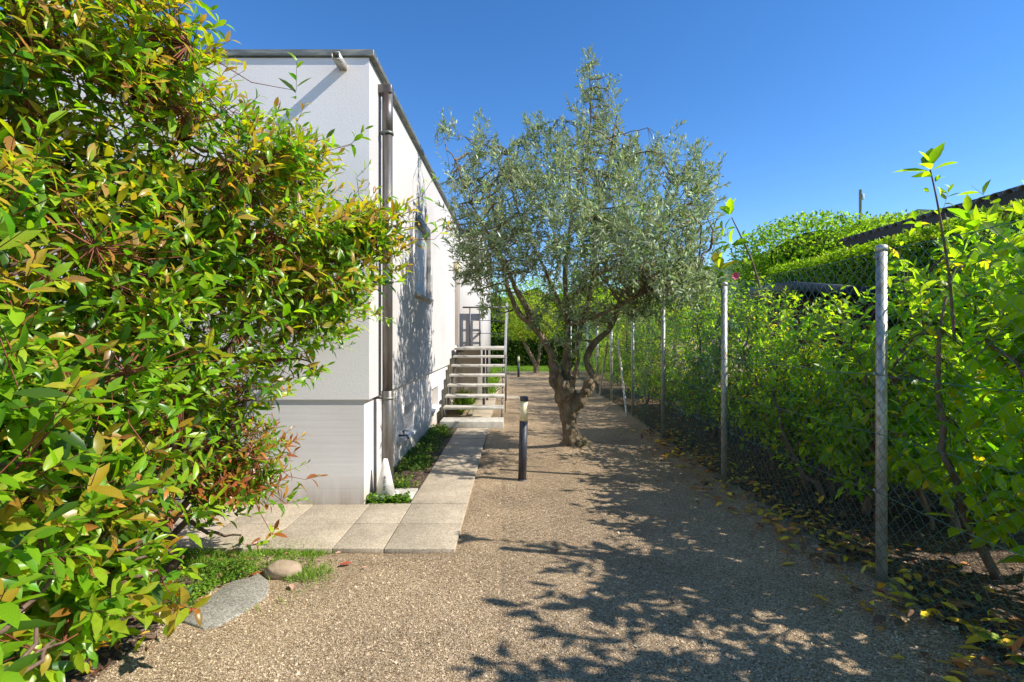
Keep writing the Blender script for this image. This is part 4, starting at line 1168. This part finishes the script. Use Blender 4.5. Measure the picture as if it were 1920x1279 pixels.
spec = [
    (2.85, -0.6, 2.85, 0.5, 0.75, 95, 'laurel shrub beyond the fence level with the camera', 0.13, 0),
    (2.85, 0.55, 2.9, 0.5, 0.75, 125, 'laurel shrub beyond the fence just outside the right edge', 0.13, 0),
    (2.90, 1.75, 2.72, 0.42, 0.75, 230, 'large leaved laurel at the right edge in front of the nearest fence post', 0.165, 300),
    (3.0, 2.85, 2.5, 0.5, 0.75, 340, 'large leaved laurel directly behind the nearest fence post', 0.16, 300),
    (2.90, 3.95, 2.05, 0.4, 0.75, 240, 'laurel between the nearest and second fence posts, nearer of two', 0.135, 300),
    (3.6, 4.1, 2.72, 0.5, 0.8, 260, 'tall laurel set back behind the others right of the nearest post', 0.14, 120),
    (2.90, 5.05, 2.08, 0.4, 0.75, 270, 'laurel behind the second fence post', 0.10, 300),
    (2.90, 6.20, 2.32, 0.42, 0.8, 300, 'bushy shrub between the second and third fence posts, with smaller leaves', 0.085, 200),
    (2.85, 7.45, 2.45, 0.45, 0.8, 320, 'bushy shrub behind the third fence post', 0.08, 150),
    (2.85, 8.75, 2.5, 0.45, 0.85, 320, 'bushy shrub between the third and fourth fence posts', 0.08, 100),
    (2.85, 10.1, 2.6, 0.6, 0.9, 320, 'shrub behind the leaning brace of the fourth post', 0.08, 0),
    (2.9, 11.6, 2.7, 0.6, 0.9, 300, 'shrub behind the fifth fence post', 0.085, 0),
    (2.95, 13.3, 2.8, 0.7, 1.1, 300, 'shrub behind the sixth fence post', 0.09, 0),
    (3.0, 15.2, 3.0, 0.7, 1.2, 300, 'shrub near the far end of the fence, seen through the olive branches', 0.095, 0),
    (3.0, 17.4, 3.2, 0.8, 1.3, 300, 'last shrub but one at the far end of the fence', 0.10, 0),
    (3.0, 19.8, 3.4, 0.9, 1.4, 300, 'farthest shrub at the end of the fence', 0.11, 0),
]
for k, (x, y, h_, rx, ry, n_, lab, L0, sg) in enumerate(spec):
    laurel(x, y, h_, rx, ry, n_, 100 + k, lab, L0, sg, 'full' if y < 8 else 'lite')

# tall sprouts above the hedge
def sprout(pts, rad, whs, label, L0, seed):
    e = empty('laurel_sprout', tuple(pts[0]))
    tag(e, label, 'shoot')
    r = np.random.default_rng(seed)
    a, b_ = dense(pts, rad, 4)
    MB().tube(a, b_, 8).build('stem', M['bark'], e, smooth=True)
    for (px, py, Y, ax, mm, l, th) in whs:
        LV = Leaves()
        whorls(LV, np.array([at(px, py, Y)]), np.array([ax], float), mm, l * 0.5, l, 0.42, LM, LM, LO, r, 0.3, theta=th)
        P, D, N, L, W, C = LV.cat()
        Dn, Sd, Nn = frames(D, N)
        for q in range(len(P)):
            loc, F = leaf_local('full', L[q:q + 1], W[q:q + 1], np.array([0.3]), np.array([0.3]))
            Vv = P[q] + loc[0][:, 0:1] * Dn[q] + loc[0][:, 1:2] * Sd[q] + loc[0][:, 2:3] * Nn[q]
            MB().add(Vv, F).build('leaf', M['laurel'], e, smooth=True, colors=np.repeat(C[q:q + 1], len(Vv), 0))
sprout([at(1790, 640, 3.1), at(1780, 520, 3.1), at(1768, 440, 3.1), at(1756, 372, 3.1), at(1744, 318, 3.1)], [0.009, 0.008, 0.0065, 0.005, 0.0035],
       [(1744, 305, 3.1, (-0.1, 0, 1), 10, 0.19, (20, 100)), (1757, 336, 3.1, (0.5, 0, 0.8), 6, 0.05, (15, 50)), (1768, 362, 3.1, (0.7, 0, 0.7), 6, 0.055, (15, 50)), (1737, 358, 3.1, (-0.8, 0, 0.4), 3, 0.045, (15, 50)), (1758, 400, 3.12, (-.4, 0, .8), 4, 0.07, (20, 70))],
       'tall bare laurel shoot with a leaf rosette on top, above the fence', 0.12, 5)
sprout([at(1425, 540, 5.3), at(1410, 490, 5.3), at(1390, 445, 5.3), at(1372, 408, 5.3)], [0.012, 0.010, 0.008, 0.005],
       [(1368, 392, 5.3, (-0.1, 0, 1), 9, 0.19, (8, 50)), (1352, 425, 5.3, (-0.8, -.2, 0.3), 7, 0.19, (35, 95)), (1364, 455, 5.3, (-0.7, -.3, 0.2), 7, 0.19, (35, 95)), (1392, 440, 5.3, (0.4, 0, .7), 5, 0.13, (20, 60)), (1400, 490, 5.3, (-.5, -.2, .6), 7, 0.18, (30, 90)), (1345, 500, 5.3, (-.5, -.4, .3), 8, 0.2, (30, 90))],
       'leafy laurel shoot rising above the second fence post against the sky', 0.12, 6)
# pink flower and two coppery leaves over the second post
fl = empty('camellia_flower', at(1378, 520, 5.1)); tag(fl, 'small pink flower in the hedge above the second fence post', 'flower')
c0 = np.array(at(1378, 518, 5.1))
rf = np.random.default_rng(3)
for k in range(7):
    a = k * 0.9
    d_ = np.array([math.cos(a), -0.5, math.sin(a)]) * (0.035 if k else 0.0)
    loc, F = leaf_local('full', np.array([0.045]), np.array([0.018]), np.array([0.4]), np.array([-0.5]))
    D_, S_, N_ = frames(np.array([[math.cos(a), -0.35, math.sin(a)]]), np.array([[0, -1, 0.1]]))
    MB().add(c0 + loc[0][:, 0:1] * D_[0] + loc[0][:, 1:2] * S_[0] + loc[0][:, 2:3] * N_[0], F).build('petal', M['petal'], fl, smooth=True)

# ------------------------------------------------------------------ clipped hedges and trees behind
def leafmass(name, label, cat, P, N, leafL, cols, wts, seed, mat='hedge', parent=None, group=None, ratio=0.5, flat=0.5):
    r = np.random.default_rng(seed)
    n = len(P)
    D = unit(r.normal(0, 1, (n, 3)) * np.array([1, 1, 0.8]) + N * 0.6 + np.array([0, 0, 0.3]))
    Nn = unit(N * flat + r.normal(0, 0.6, (n, 3)) + np.array([0, 0, 0.4]))
    L = leafL * r.uniform(0.6, 1.3, n)
    LV = Leaves(); LV.add(P, D, Nn, L, L * ratio / 2, palette(cols, wts, n, r, 0.22))
    return LV.build(name, M[mat], parent, 'lite', seed=seed)

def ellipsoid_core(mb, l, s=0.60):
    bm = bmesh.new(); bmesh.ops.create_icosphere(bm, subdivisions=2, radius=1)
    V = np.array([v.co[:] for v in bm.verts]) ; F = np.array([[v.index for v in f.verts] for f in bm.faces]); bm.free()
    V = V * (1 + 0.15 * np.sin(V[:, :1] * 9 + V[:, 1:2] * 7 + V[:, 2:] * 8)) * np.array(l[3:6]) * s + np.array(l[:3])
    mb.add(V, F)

def bg_tree(name, label, lobes, base, n, leafL, cols, wts, seed, trunk_r=0.12, cat='tree', group=None, core=True, th=None):
    e = empty(name, base); tag(e, label, cat, group)
    r = np.random.default_rng(seed)
    P, out = lobes_sample(lobes, n, r, 0.8)
    k = P[:, 2] > 0.05
    P, out = P[k], out[k]
    clump = np.random.default_rng(seed + 1)
    cc = P[clump.choice(len(P), max(20, len(P) // 60))]
    P = P + 0
    leafmass('crown', None, None, P, out, leafL, cols, wts, seed, parent=e)
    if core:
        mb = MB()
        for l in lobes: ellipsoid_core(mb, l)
        o = mb.build('shade_core', M['core'], e, smooth=True)  # solid dark cores added to block light through the crown
    top = np.array(lobes[0][:3])
    X = bent(np.array([[base[0], base[1], -0.05]]), top[None], 8, r, 0.05)
    MB().tubes(X, np.linspace(trunk_r, trunk_r * 0.4, 8)[None], 9).build('trunk', M['bark'], e, smooth=True)
    return e

BRIGHT = [(0.21, 0.35, 0.02), (0.29, 0.42, 0.03), (0.14, 0.26, 0.02), (0.37, 0.44, 0.04)]
DARKG = [(0.05, 0.10, 0.015), (0.09, 0.16, 0.02), (0.13, 0.21, 0.025)]  # greens darkened to stand for shade on the far hedge
bg_tree('clipped_tree', 'large rounded bright green clipped hedge behind the neighbour roof', [(7.4, 12.3, 3.3, 2.1, 1.3, 1.1), (9.6, 12.6, 3.4, 2.2, 1.4, 1.05), (12.2, 12.8, 3.5, 2.2, 1.4, 1.05), (7.2, 12.2, 2.2, 1.8, 1.3, 1.6), (10, 12.4, 2.0, 3.2, 1.2, 1.5)],
        (7.6, 12.4, 0), 75000, 0.10, BRIGHT, [3, 3, 2, 1], 61, 0.14, 'hedge')
# clipped hedge running parallel to the fence
e = empty('clipped_hedge', (5.6, 6.8, 0)); tag(e, 'clipped hedge with yellow green tips running below the neighbour roof', 'hedge')
r = np.random.default_rng(62); n = 30000
n = 52000; u = r.uniform(0, 1, n); y = r.uniform(3.2, 10.2, n)
face = r.uniform(0, 1, n) < 0.72
bump_ = 0.06 * smooth_noise(y * 2, u * 4, 5)
P = np.where(face[:, None], np.stack([5.0 + 0.10 * np.abs(r.normal(0, 1, n)) + bump_, y, 0.4 + 2.42 * u], 1), np.stack([5.0 + 1.3 * u, y, 2.83 - 0.08 * np.abs(r.normal(0, 1, n)) + bump_], 1))
N_ = np.where(face[:, None], np.array([[-1, 0, 0.2]]), np.array([[0, 0, 1.0]]))
leafmass('foliage', None, None, P, N_, 0.06, BRIGHT + [(0.36, 0.38, 0.05)], [3, 3, 2, 1, 1.5], 63, parent=e)
nn_ = 3000
P = np.stack([r.uniform(5, 6.3, nn_), 10.2 + 0.1 * np.abs(r.normal(0, 1, nn_)), r.uniform(0.3, 2.8, nn_)], 1)
MB().box(5.12, 6.2, 3.3, 10.1, 0, 2.72).build('shade_core', M['core'], e)  # solid dark box added inside to block light, no real branches

FARC = [((-1.7, 26.5, 3.0, 1.9, 1.5, 1.7), 'spreading tree with light green leaves beyond the staircase railing'),
        ((1.2, 27.0, 2.9, 1.9, 1.5, 1.7), 'light green tree straight ahead at the end of the path'),
        ((4.2, 26.5, 3.3, 2.2, 1.6, 1.6), 'light green tree behind the far end of the fence'),
        ((7.6, 25, 3.6, 2.4, 1.6, 1.8), 'green tree showing beside the olive crown, right of the path end')]
for k, (l, lab) in enumerate(FARC):
    x, y, z, rx, ry, rz = l
    bg_tree('garden_tree', lab, [l, (x + 0.8, y - 0.3, z - 0.7, rx * 0.8, ry * 0.8, rz * 0.8), (x - 0.7, y + 0.2, z - 0.9, rx * 0.8, ry * 0.8, rz * 0.8)], (x, y, 0), 11000, 0.13, BRIGHT, [3, 2, 3, 1], 70 + k, 0.10, group='trees at the end of the garden')
# hedge at the end, the shade on it put into dark leaf colours
e = empty('boundary_hedge', (2, 25.2, 0)); tag(e, 'low shaded hedge closing the far end of the garden under the trees', 'hedge')
n = 22000; u = r.uniform(0, 1, n)
P = np.stack([r.uniform(-5, 7, n), 24.6 + 0.15 * np.abs(r.normal(0, 1, n)), 0.05 + 1.45 * u], 1)
leafmass('foliage', None, None, P, np.tile([[0, -1, 0.3]], (n, 1)), 0.11, DARKG, [3, 2, 1], 64, parent=e)
MB().box(-5, 7, 24.8, 26, 0, 1.4).build('shade_core', M['core'], e)  # dark filler box added behind the leaves to stop light
# small olive further along the path
e = empty('garden_tree', (0.85, 20.0, 0)); tag(e, 'small distant yellow green tree leaning left at the end of the gravel path', 'tree')
r = np.random.default_rng(66)
for pts, rad in [([(0.85, 20, -0.05), (0.8, 20, 0.4), (0.55, 20, 0.9), (0.2, 20, 1.6)], [0.11, 0.09, 0.07, 0.04]), ([(0.85, 20, 0.2), (0.95, 20, 0.7), (1.0, 20, 1.2), (1.2, 20, 2.0)], [0.09, 0.06, 0.05, 0.03])]:
    a, b_ = dense(pts, rad, 5); MB().tube(a, b_, 10).build('trunk', M['olive_bark'], e, smooth=True)
P, out = lobes_sample([(0.5, 20, 2.4, 1.1, 1.0, 0.85), (0.2, 19.9, 1.7, 0.7, 0.7, 0.4), (1.1, 20, 1.9, 0.8, 0.7, 0.6)], 6500, r, 0.6)
leafmass('crown', None, None, P, out, 0.10, [(0.20, 0.30, 0.04), (0.32, 0.40, 0.05), (0.45, 0.46, 0.06)], [2, 3, 2], 67, mat='hedge', parent=e, ratio=0.35)

# ------------------------------------------------------------------ neighbour house, shed, pole
nb = empty('neighbour_house', (7.2, 6, 0)); tag(nb, 'low brown neighbouring house with corrugated tile eave above the hedge', 'house')
MB().box(6.82, 13, 3.0, 9.9, 0, 3.28).build('wall', M['wood_wall'], nb)
Y0, Y1, XE, ZE = 2.6, 10.15, 6.5, 3.34
MB().box(XE, XE + 0.04, Y0, Y1, ZE - 0.11, ZE + 0.035).build('fascia', M['wood_dark'], nb, bevel=0.004)
MB().add([(XE + 0.04, Y0, ZE - 0.12), (XE + 0.04, Y1, ZE - 0.12), (10.5, Y1, ZE + 1.0), (10.5, Y0, ZE + 1.0), (XE + 0.041, Y0, ZE + 0.045), (XE + 0.041, Y1, ZE + 0.045), (10.5, Y1, ZE + 1.30), (10.5, Y0, ZE + 1.30)],
         [(0, 1, 2, 3), (4, 7, 6, 5), (0, 4, 5, 1), (1, 5, 6, 2), (2, 6, 7, 3), (3, 7, 4, 0)]).build('roof', M['wood_dark'], nb)
tw = 0.20
def tile_mesh(x0, x1, z0, z1):
    mb = MB(); k = 7
    an = np.linspace(0, math.pi, k)
    def ring(x, z, rr): return [(x, rr * math.cos(a), z + rr * 0.75 * math.sin(a)) for a in an]
    ra, rb_ = 0.088, 0.078
    V = ring(x0, z0, ra) + ring(x1, z1, rb_) + ring(x0, z0, ra - 0.014) + ring(x1, z1, rb_ - 0.014)
    F = [(a, a + 1, k + a + 1, k + a) for a in range(k - 1)] + [(2 * k + a, 3 * k + a, 3 * k + a + 1, 2 * k + a + 1) for a in range(k - 1)] + [(a, 2 * k + a, 2 * k + a + 1, a + 1) for a in range(k - 1)]
    return mb.add(V, F).mesh('roof_tile', M['tile'])
tms = [tile_mesh(XE - 0.05 + q * 0.38, XE - 0.05 + q * 0.38 + 0.42, ZE + 0.012 + q * 0.107 + 0.006, ZE + 0.012 + q * 0.107 + 0.118) for q in range(6)]
y = Y0 + 0.1
while y < Y1:
    for q in range(6):
        ob = bpy.data.objects.new('roof_tile', tms[q]); COL.objects.link(ob)
        ob.location = (0, y, 0); setparent(ob, nb)
    y += tw
shed = empty('garden_shed', (4.3, 6.8, 0)); tag(shed, 'low shed with dark blue sheet roof half hidden behind the laurels', 'shed')
MB().box(3.75, 4.8, 6.6, 7.6, 0, 1.98).build('wall', M['red_wall'], shed)
MB().add([(3.5, 6.45, 2.07), (4.92, 6.45, 1.97), (4.92, 7.7, 1.99), (3.5, 7.7, 2.09), (3.5, 6.45, 2.19), (4.92, 6.45, 2.09), (4.92, 7.7, 2.13), (3.5, 7.7, 2.23)],
         [(0, 3, 2, 1), (4, 5, 6, 7), (0, 1, 5, 4), (1, 2, 6, 5), (2, 3, 7, 6), (3, 0, 4, 7)]).build('roof', M['dark_roof'], shed, bevel=0.01)
pl = empty('antenna_mast', (9.45, 14.0, 0)); tag(pl, 'thin pale mast with small box rising behind the clipped hedge', 'mast')
MB().tube([(9.45, 14, 0), (9.45, 14, 5.5)], 0.035, 10).build('mast', M['galv'], pl, smooth=True)
MB().box(9.485, 9.54, 13.96, 14.01, 5.22, 5.38).build('box', M['white_paint'], pl, bevel=0.01)

# ------------------------------------------------------------------ grass, weeds, litter
def in_poly(x, y, poly):
    ins = np.zeros(len(x), bool); k = len(poly)
    for a in range(k):
        x0, y0 = poly[a]; x1, y1 = poly[(a + 1) % k]
        c = ((y0 > y) != (y1 > y)) & (x < (x1 - x0) * (y - y0) / (y1 - y0 + 1e-12) + x0)
        ins ^= c
    return ins

def blades(name, label, x, y, hgt, wid, cols, wts, seed, lean=0.5, z0=None):
    r = np.random.default_rng(seed); n = len(x)
    z = (ground_z(x, y) if z0 is None else z0) 
    P = np.stack([x, y, z], 1)
    D = unit(np.stack([r.normal(0, lean, n), r.normal(0, lean, n), np.ones(n)], 1))
    N_ = unit(r.normal(0, 1, (n, 3)) * np.array([1, 1, 0.2]))
    L = hgt * r.uniform(0.5, 1.3, n)
    LV = Leaves(); LV.add(P, D, N_, L, wid * r.uniform(0.7, 1.3, n), palette(cols, wts, n, r))
    P_, D_, N2, L_, W_, C_ = LV.cat()
    o = LV.build(name, M['grass'], None, 'lite', stuff=True, seed=seed)
    return bpy.data.objects[-1] if o is None else o

def last_named(prefix):
    c = [o for o in COL.objects if o.name.startswith(prefix)]
    return c[-1]

GR = [(0.16, 0.30, 0.025), (0.23, 0.37, 0.035), (0.11, 0.22, 0.02), (0.34, 0.38, 0.08)]
gp = [ground_pt(*p) for p in [(295, 1145), (360, 1150), (410, 1105), (470, 1092), (480, 1140), (560, 1118), (612, 1072), (618, 1030), (540, 1018), (430, 1012), (360, 1030), (250, 1050)]]
r = np.random.default_rng(80)
x = r.uniform(-3.2, -1.1, 46000); y = r.uniform(2.6, 3.75, 46000)
x0_, y0_ = x, y
x = x + r.normal(0, 0.0, 46000)
k = in_poly(x + r.normal(0, .05, 46000), y + r.normal(0, .05, 46000), gp) & ~in_poly(x, y, poly) & ~((np.abs(x + 1.455) < 0.095) & (np.abs(y - 3.22) < 0.06)) & (smooth_noise(x * 6, y * 6, 9) + r.normal(0, .25, 46000) > 0.0 + 0.35 * (y < 3.12)) & (r.uniform(0, 1, 46000) < 0.95)
blades('grass', '', x[k], y[k], 0.050, 0.0022, GR, [3, 3, 2, 1], 81, 0.55)
tag(last_named('grass'), 'patch of fresh green grass around the stone in front of the paving', 'grass', kind='stuff')
# clover-like ground cover between the shrub and the grass
def groundcover(name, label, x, y, zr, leafL, cols, wts, seed):
    r = np.random.default_rng(seed); n = len(x)
    P = np.stack([x, y, ground_z(x, y) + 0.022 + zr * r.uniform(0, 1, n) ** 1.5], 1)
    D = unit(np.stack([r.normal(0, 1, n), r.normal(0, 1, n), r.normal(0.35, 0.3, n)], 1))
    N_ = unit(np.stack([r.normal(0, .35, n), r.normal(0, .35, n), np.ones(n)], 1))
    L = leafL * r.uniform(0.6, 1.4, n)
    LV = Leaves(); LV.add(P, D, N_, L, L * 0.38, palette(cols, wts, n, r))
    LV.build(name, M['grass'], None, 'lite', seed=seed)
    tag(last_named(name), label, 'ground cover', kind='stuff')
x = r.uniform(-2.6, -1.45, 22000); y = r.uniform(2.7, 3.55, 22000)
k = in_poly(x, y, gp) & ~in_poly(x, y, poly) & (smooth_noise(x * 5, y * 5, 4) + r.normal(0, .2, 22000) > -0.1 + 1.6 * (x + 2.05))
groundcover('clover', 'low leafy clover under the edge of the photinia', x[k], y[k], 0.035, 0.016, GR, [3, 2, 3, 0.5], 82)
x = r.uniform(-1.33, -0.96, 7500); y = r.uniform(4.95, 8.25, 7500)
k = smooth_noise(x * 6, y * 4, 12) + r.normal(0, .35, 7500) > -0.15 + 0.5 * (x > -1.05)
groundcover('weeds', 'strip of low weeds growing between the house wall and the paved path', x[k], y[k], 0.05, 0.032, [(0.10, 0.20, 0.02), (0.17, 0.27, 0.025), (0.28, 0.32, 0.04), (0.05, 0.11, 0.015)], [3, 2, .6, 3], 83)
x = r.uniform(-1.34, -0.95, 900); y = 4.62 + r.normal(0, 0.035, 900)
groundcover('weeds', 'small clump of weeds in front of the white cone at the house corner', x, y, 0.06, 0.03, [(0.12, 0.24, 0.02), (0.18, 0.30, 0.025), (0.08, 0.16, 0.015)], [3, 2, 2], 84)
x = r.uniform(-2, 4.5, 26000); y = r.uniform(21.6, 24.5, 26000)
blades('lawn_grass', '', x, y, 0.10, 0.006, GR, [2, 3, 1, 1], 85, 0.4)
tag(last_named('lawn_grass'), 'strip of bright lawn at the far end of the path', 'grass', kind='stuff')
# strap-leaved plants behind the stairs
for k_, (x, y, lab) in enumerate([(-1.02, 10.1, 'nearest leafy clump seen beneath the stair treads'), (-1.0, 12.9, 'middle leafy clump by the wing wall behind the stairs'), (-1.0, 14.4, 'third leafy clump behind the stairs beside the wing corner'), (-0.75, 16.2, 'farthest tall grassy clump behind the stairs')]):
    if y > 12: x = -0.66
    e = empty('leafy_plant', (x, y, 0)); tag(e, lab, 'plant', 'leafy clumps behind the stairs')
    r = np.random.default_rng(90 + k_); n = 420
    P = np.stack([x + r.normal(0, 0.07, n), y + r.normal(0, 0.16, n), r.uniform(0, 0.25, n)], 1)
    D = unit(np.stack([r.normal(0, .5, n), r.normal(0, .5, n), np.ones(n) * 0.9], 1))
    LV = Leaves(); LV.add(P, D, unit(r.normal(0, 1, (n, 3))), r.uniform(0.12, 0.30, n), r.uniform(0.008, 0.016, n), palette(GR, [3, 3, 2, 1], n, r))
    LV.build('leaves', M['grass'], e, 'full', seed=k_)

# fallen leaves
YEL = [(0.78, 0.50, 0.03), (0.66, 0.42, 0.04), (0.38, 0.36, 0.05), (0.46, 0.18, 0.05), (0.24, 0.13, 0.07), (0.16, 0.10, 0.06)]
def litter(name, label, x, y, leafL, wts, seed, lift=0.02, ratio=0.42):
    r = np.random.default_rng(seed); n = len(x)
    P = np.stack([x, y, ground_z(x, y) + 0.014 + lift * r.uniform(0, 1, n)], 1)
    D = unit(np.stack([r.normal(0, 1, n), r.normal(0, 1, n), r.normal(0.05, 0.15, n)], 1))
    N_ = unit(np.stack([r.normal(0, .3, n), r.normal(0, .3, n), np.ones(n)], 1))
    L = leafL * r.uniform(0.6, 1.2, n)
    LV = Leaves(); LV.add(P, D, N_, L, L * ratio / 2, palette(YEL, wts, n, r))
    LV.build(name, M['dead_leaf'], None, 'full', seed=seed)
    tag(last_named(name), label, 'fallen leaves', kind='stuff')
r = np.random.default_rng(91)
n = 900; y = r.uniform(1.6, 8, n) ; x = fx(y) + 0.05 + r.normal(0, 0.20, n)
litter('leaf_litter', 'yellow and brown fallen leaves gathered along the foot of the fence', x, y, 0.095, [4, 4, 0.7, 3, 4, 3], 92, 0.03)
n = 1500; y = r.uniform(1.6, 12, n); x = r.uniform(2.2, 4.0, n)
litter('leaf_litter', 'scattered brown leaves on the soil beneath the laurels', x, y, 0.07, [1, 1, 1, 2, 4, 5], 93)
n = 500; x = r.uniform(-3.2, -1.8, n); y = r.uniform(1.6, 3.5, n)
litter('leaf_litter', 'reddish brown dead leaves on the soil under the photinia', x, y, 0.07, [.3, .3, .3, 4, 4, 3], 94)

def single_leaf(x, y, L, ang, col, label, group=None, tilt=0.1):
    D_, S_, N_ = frames(np.array([[math.cos(ang), math.sin(ang), tilt]]), np.array([[0.1, -0.15, 1.0]]))
    loc, F = leaf_local('full', np.array([L]), np.array([L * 0.2]), np.array([0.35]), np.array([0.25]))
    z = float(ground_z(x, y)) + 0.016
    V = loc[0][:, 0:1] * D_[0] + loc[0][:, 1:2] * S_[0] + loc[0][:, 2:3] * N_[0]
    mb = MB().add(V, F)
    o = mb.build('fallen_leaf', M['dead_leaf'], None, smooth=True, colors=np.repeat([col], len(V), 0))
    o.location = (x, y, z)
    return tag(o, label, 'leaf', group)
Y_, R_, B_, G_, P_ = (0.60, 0.46, 0.03), (0.36, 0.08, 0.04), (0.30, 0.15, 0.08), (0.24, 0.32, 0.04), (0.62, 0.36, 0.26)
for (px, py, L, ang, col, lab) in [
    (1725, 1145, 0.15, 2.4, Y_, 'large bright yellow leaf right of the foot of the nearest post'), (1770, 1178, 0.13, -0.8, Y_, 'yellow leaf with curled tip below the largest yellow leaf at the fence'),
    (1800, 1155, 0.13, 0.3, B_, 'tan leaf lying just behind the fence wire at lower right'), (1662, 1130, 0.07, 1.9, R_, 'small red leaf at the foot of the nearest post'),
    (1825, 1215, 0.16, -0.1, G_, 'long green leaf on the ground along the wire at lower right'), (1870, 1245, 0.14, -1.0, G_, 'green leaf nearest the bottom right corner'),
    (1563, 1152, 0.05, -0.5, G_, 'lone yellow green leaf on dark gravel left of the nearest post'), (1295, 945, 0.06, 0.4, G_, 'lone light green leaf on the gravel in the middle of the path'),
    (1095, 1130, 0.04, 1.0, (0.4, 0.4, 0.36), 'thin pale grey olive leaf on the gravel'), (1250, 1065, 0.04, 0.6, (0.4, 0.4, 0.36), 'tiny silvery leaf on the shaded gravel'),
    (636, 1064, 0.085, 0.4, R_, 'dark red leaf on the gravel in front of the paving'), (628, 1042, 0.045, 0.5, P_, 'pink leaf close to the edge of the paving'),
    (678, 1068, 0.035, 0.2, P_, 'small pale pink leaf on the gravel right of the dark red leaf'), (545, 1100, 0.075, -1.0, P_, 'pale tan leaf on the grass below the rounded stone'),
    (335, 1160, 0.09, 1.0, R_, 'red brown leaf at the lower tip of the flagstone'), (305, 1168, 0.10, 0.2, R_, 'dark red leaf left of the flagstone tip'),
    (366, 1133, 0.09, 0.8, (0.5, 0.24, 0.12), 'orange brown leaf on the upper edge of the flagstone'), (468, 1082, 0.09, 0.2, R_, 'reddish leaf between flagstone and rounded stone'),
    (455, 1052, 0.06, 0.1, R_, 'small red leaf in the grass under the photinia'), (533, 1045, 0.05, 1.4, B_, 'brown leaf standing in the grass near the paving'),
    (207, 1128, 0.06, 0.3, (0.65, 0.03, 0.10), 'crimson petal on the soil under the low photinia'), (1035, 1037, 0.05, 0.1, R_, 'small red leaf on the gravel among the olive shadows'),
    (1578, 1020, 0.11, 0.1, Y_, 'yellow leaf in the row left of the nearest post'), (1520, 1015, 0.09, 0.9, Y_, 'yellow leaf farther left in the row by the nearest post'),
    (1600, 1045, 0.10, -0.6, Y_, 'yellow green leaf touching the foot of the nearest post'), (1272, 868, 0.05, 0.1, (0.6, 0.03, 0.10), 'crimson petal on the gravel near the third post')]:
    x, y = ground_pt(px, py)
    single_leaf(x, y, L, ang, col, lab)
print('objects', len(bpy.data.objects), 'tris', sum(len(o.data.polygons) for o in bpy.data.objects if o.type == 'MESH'))
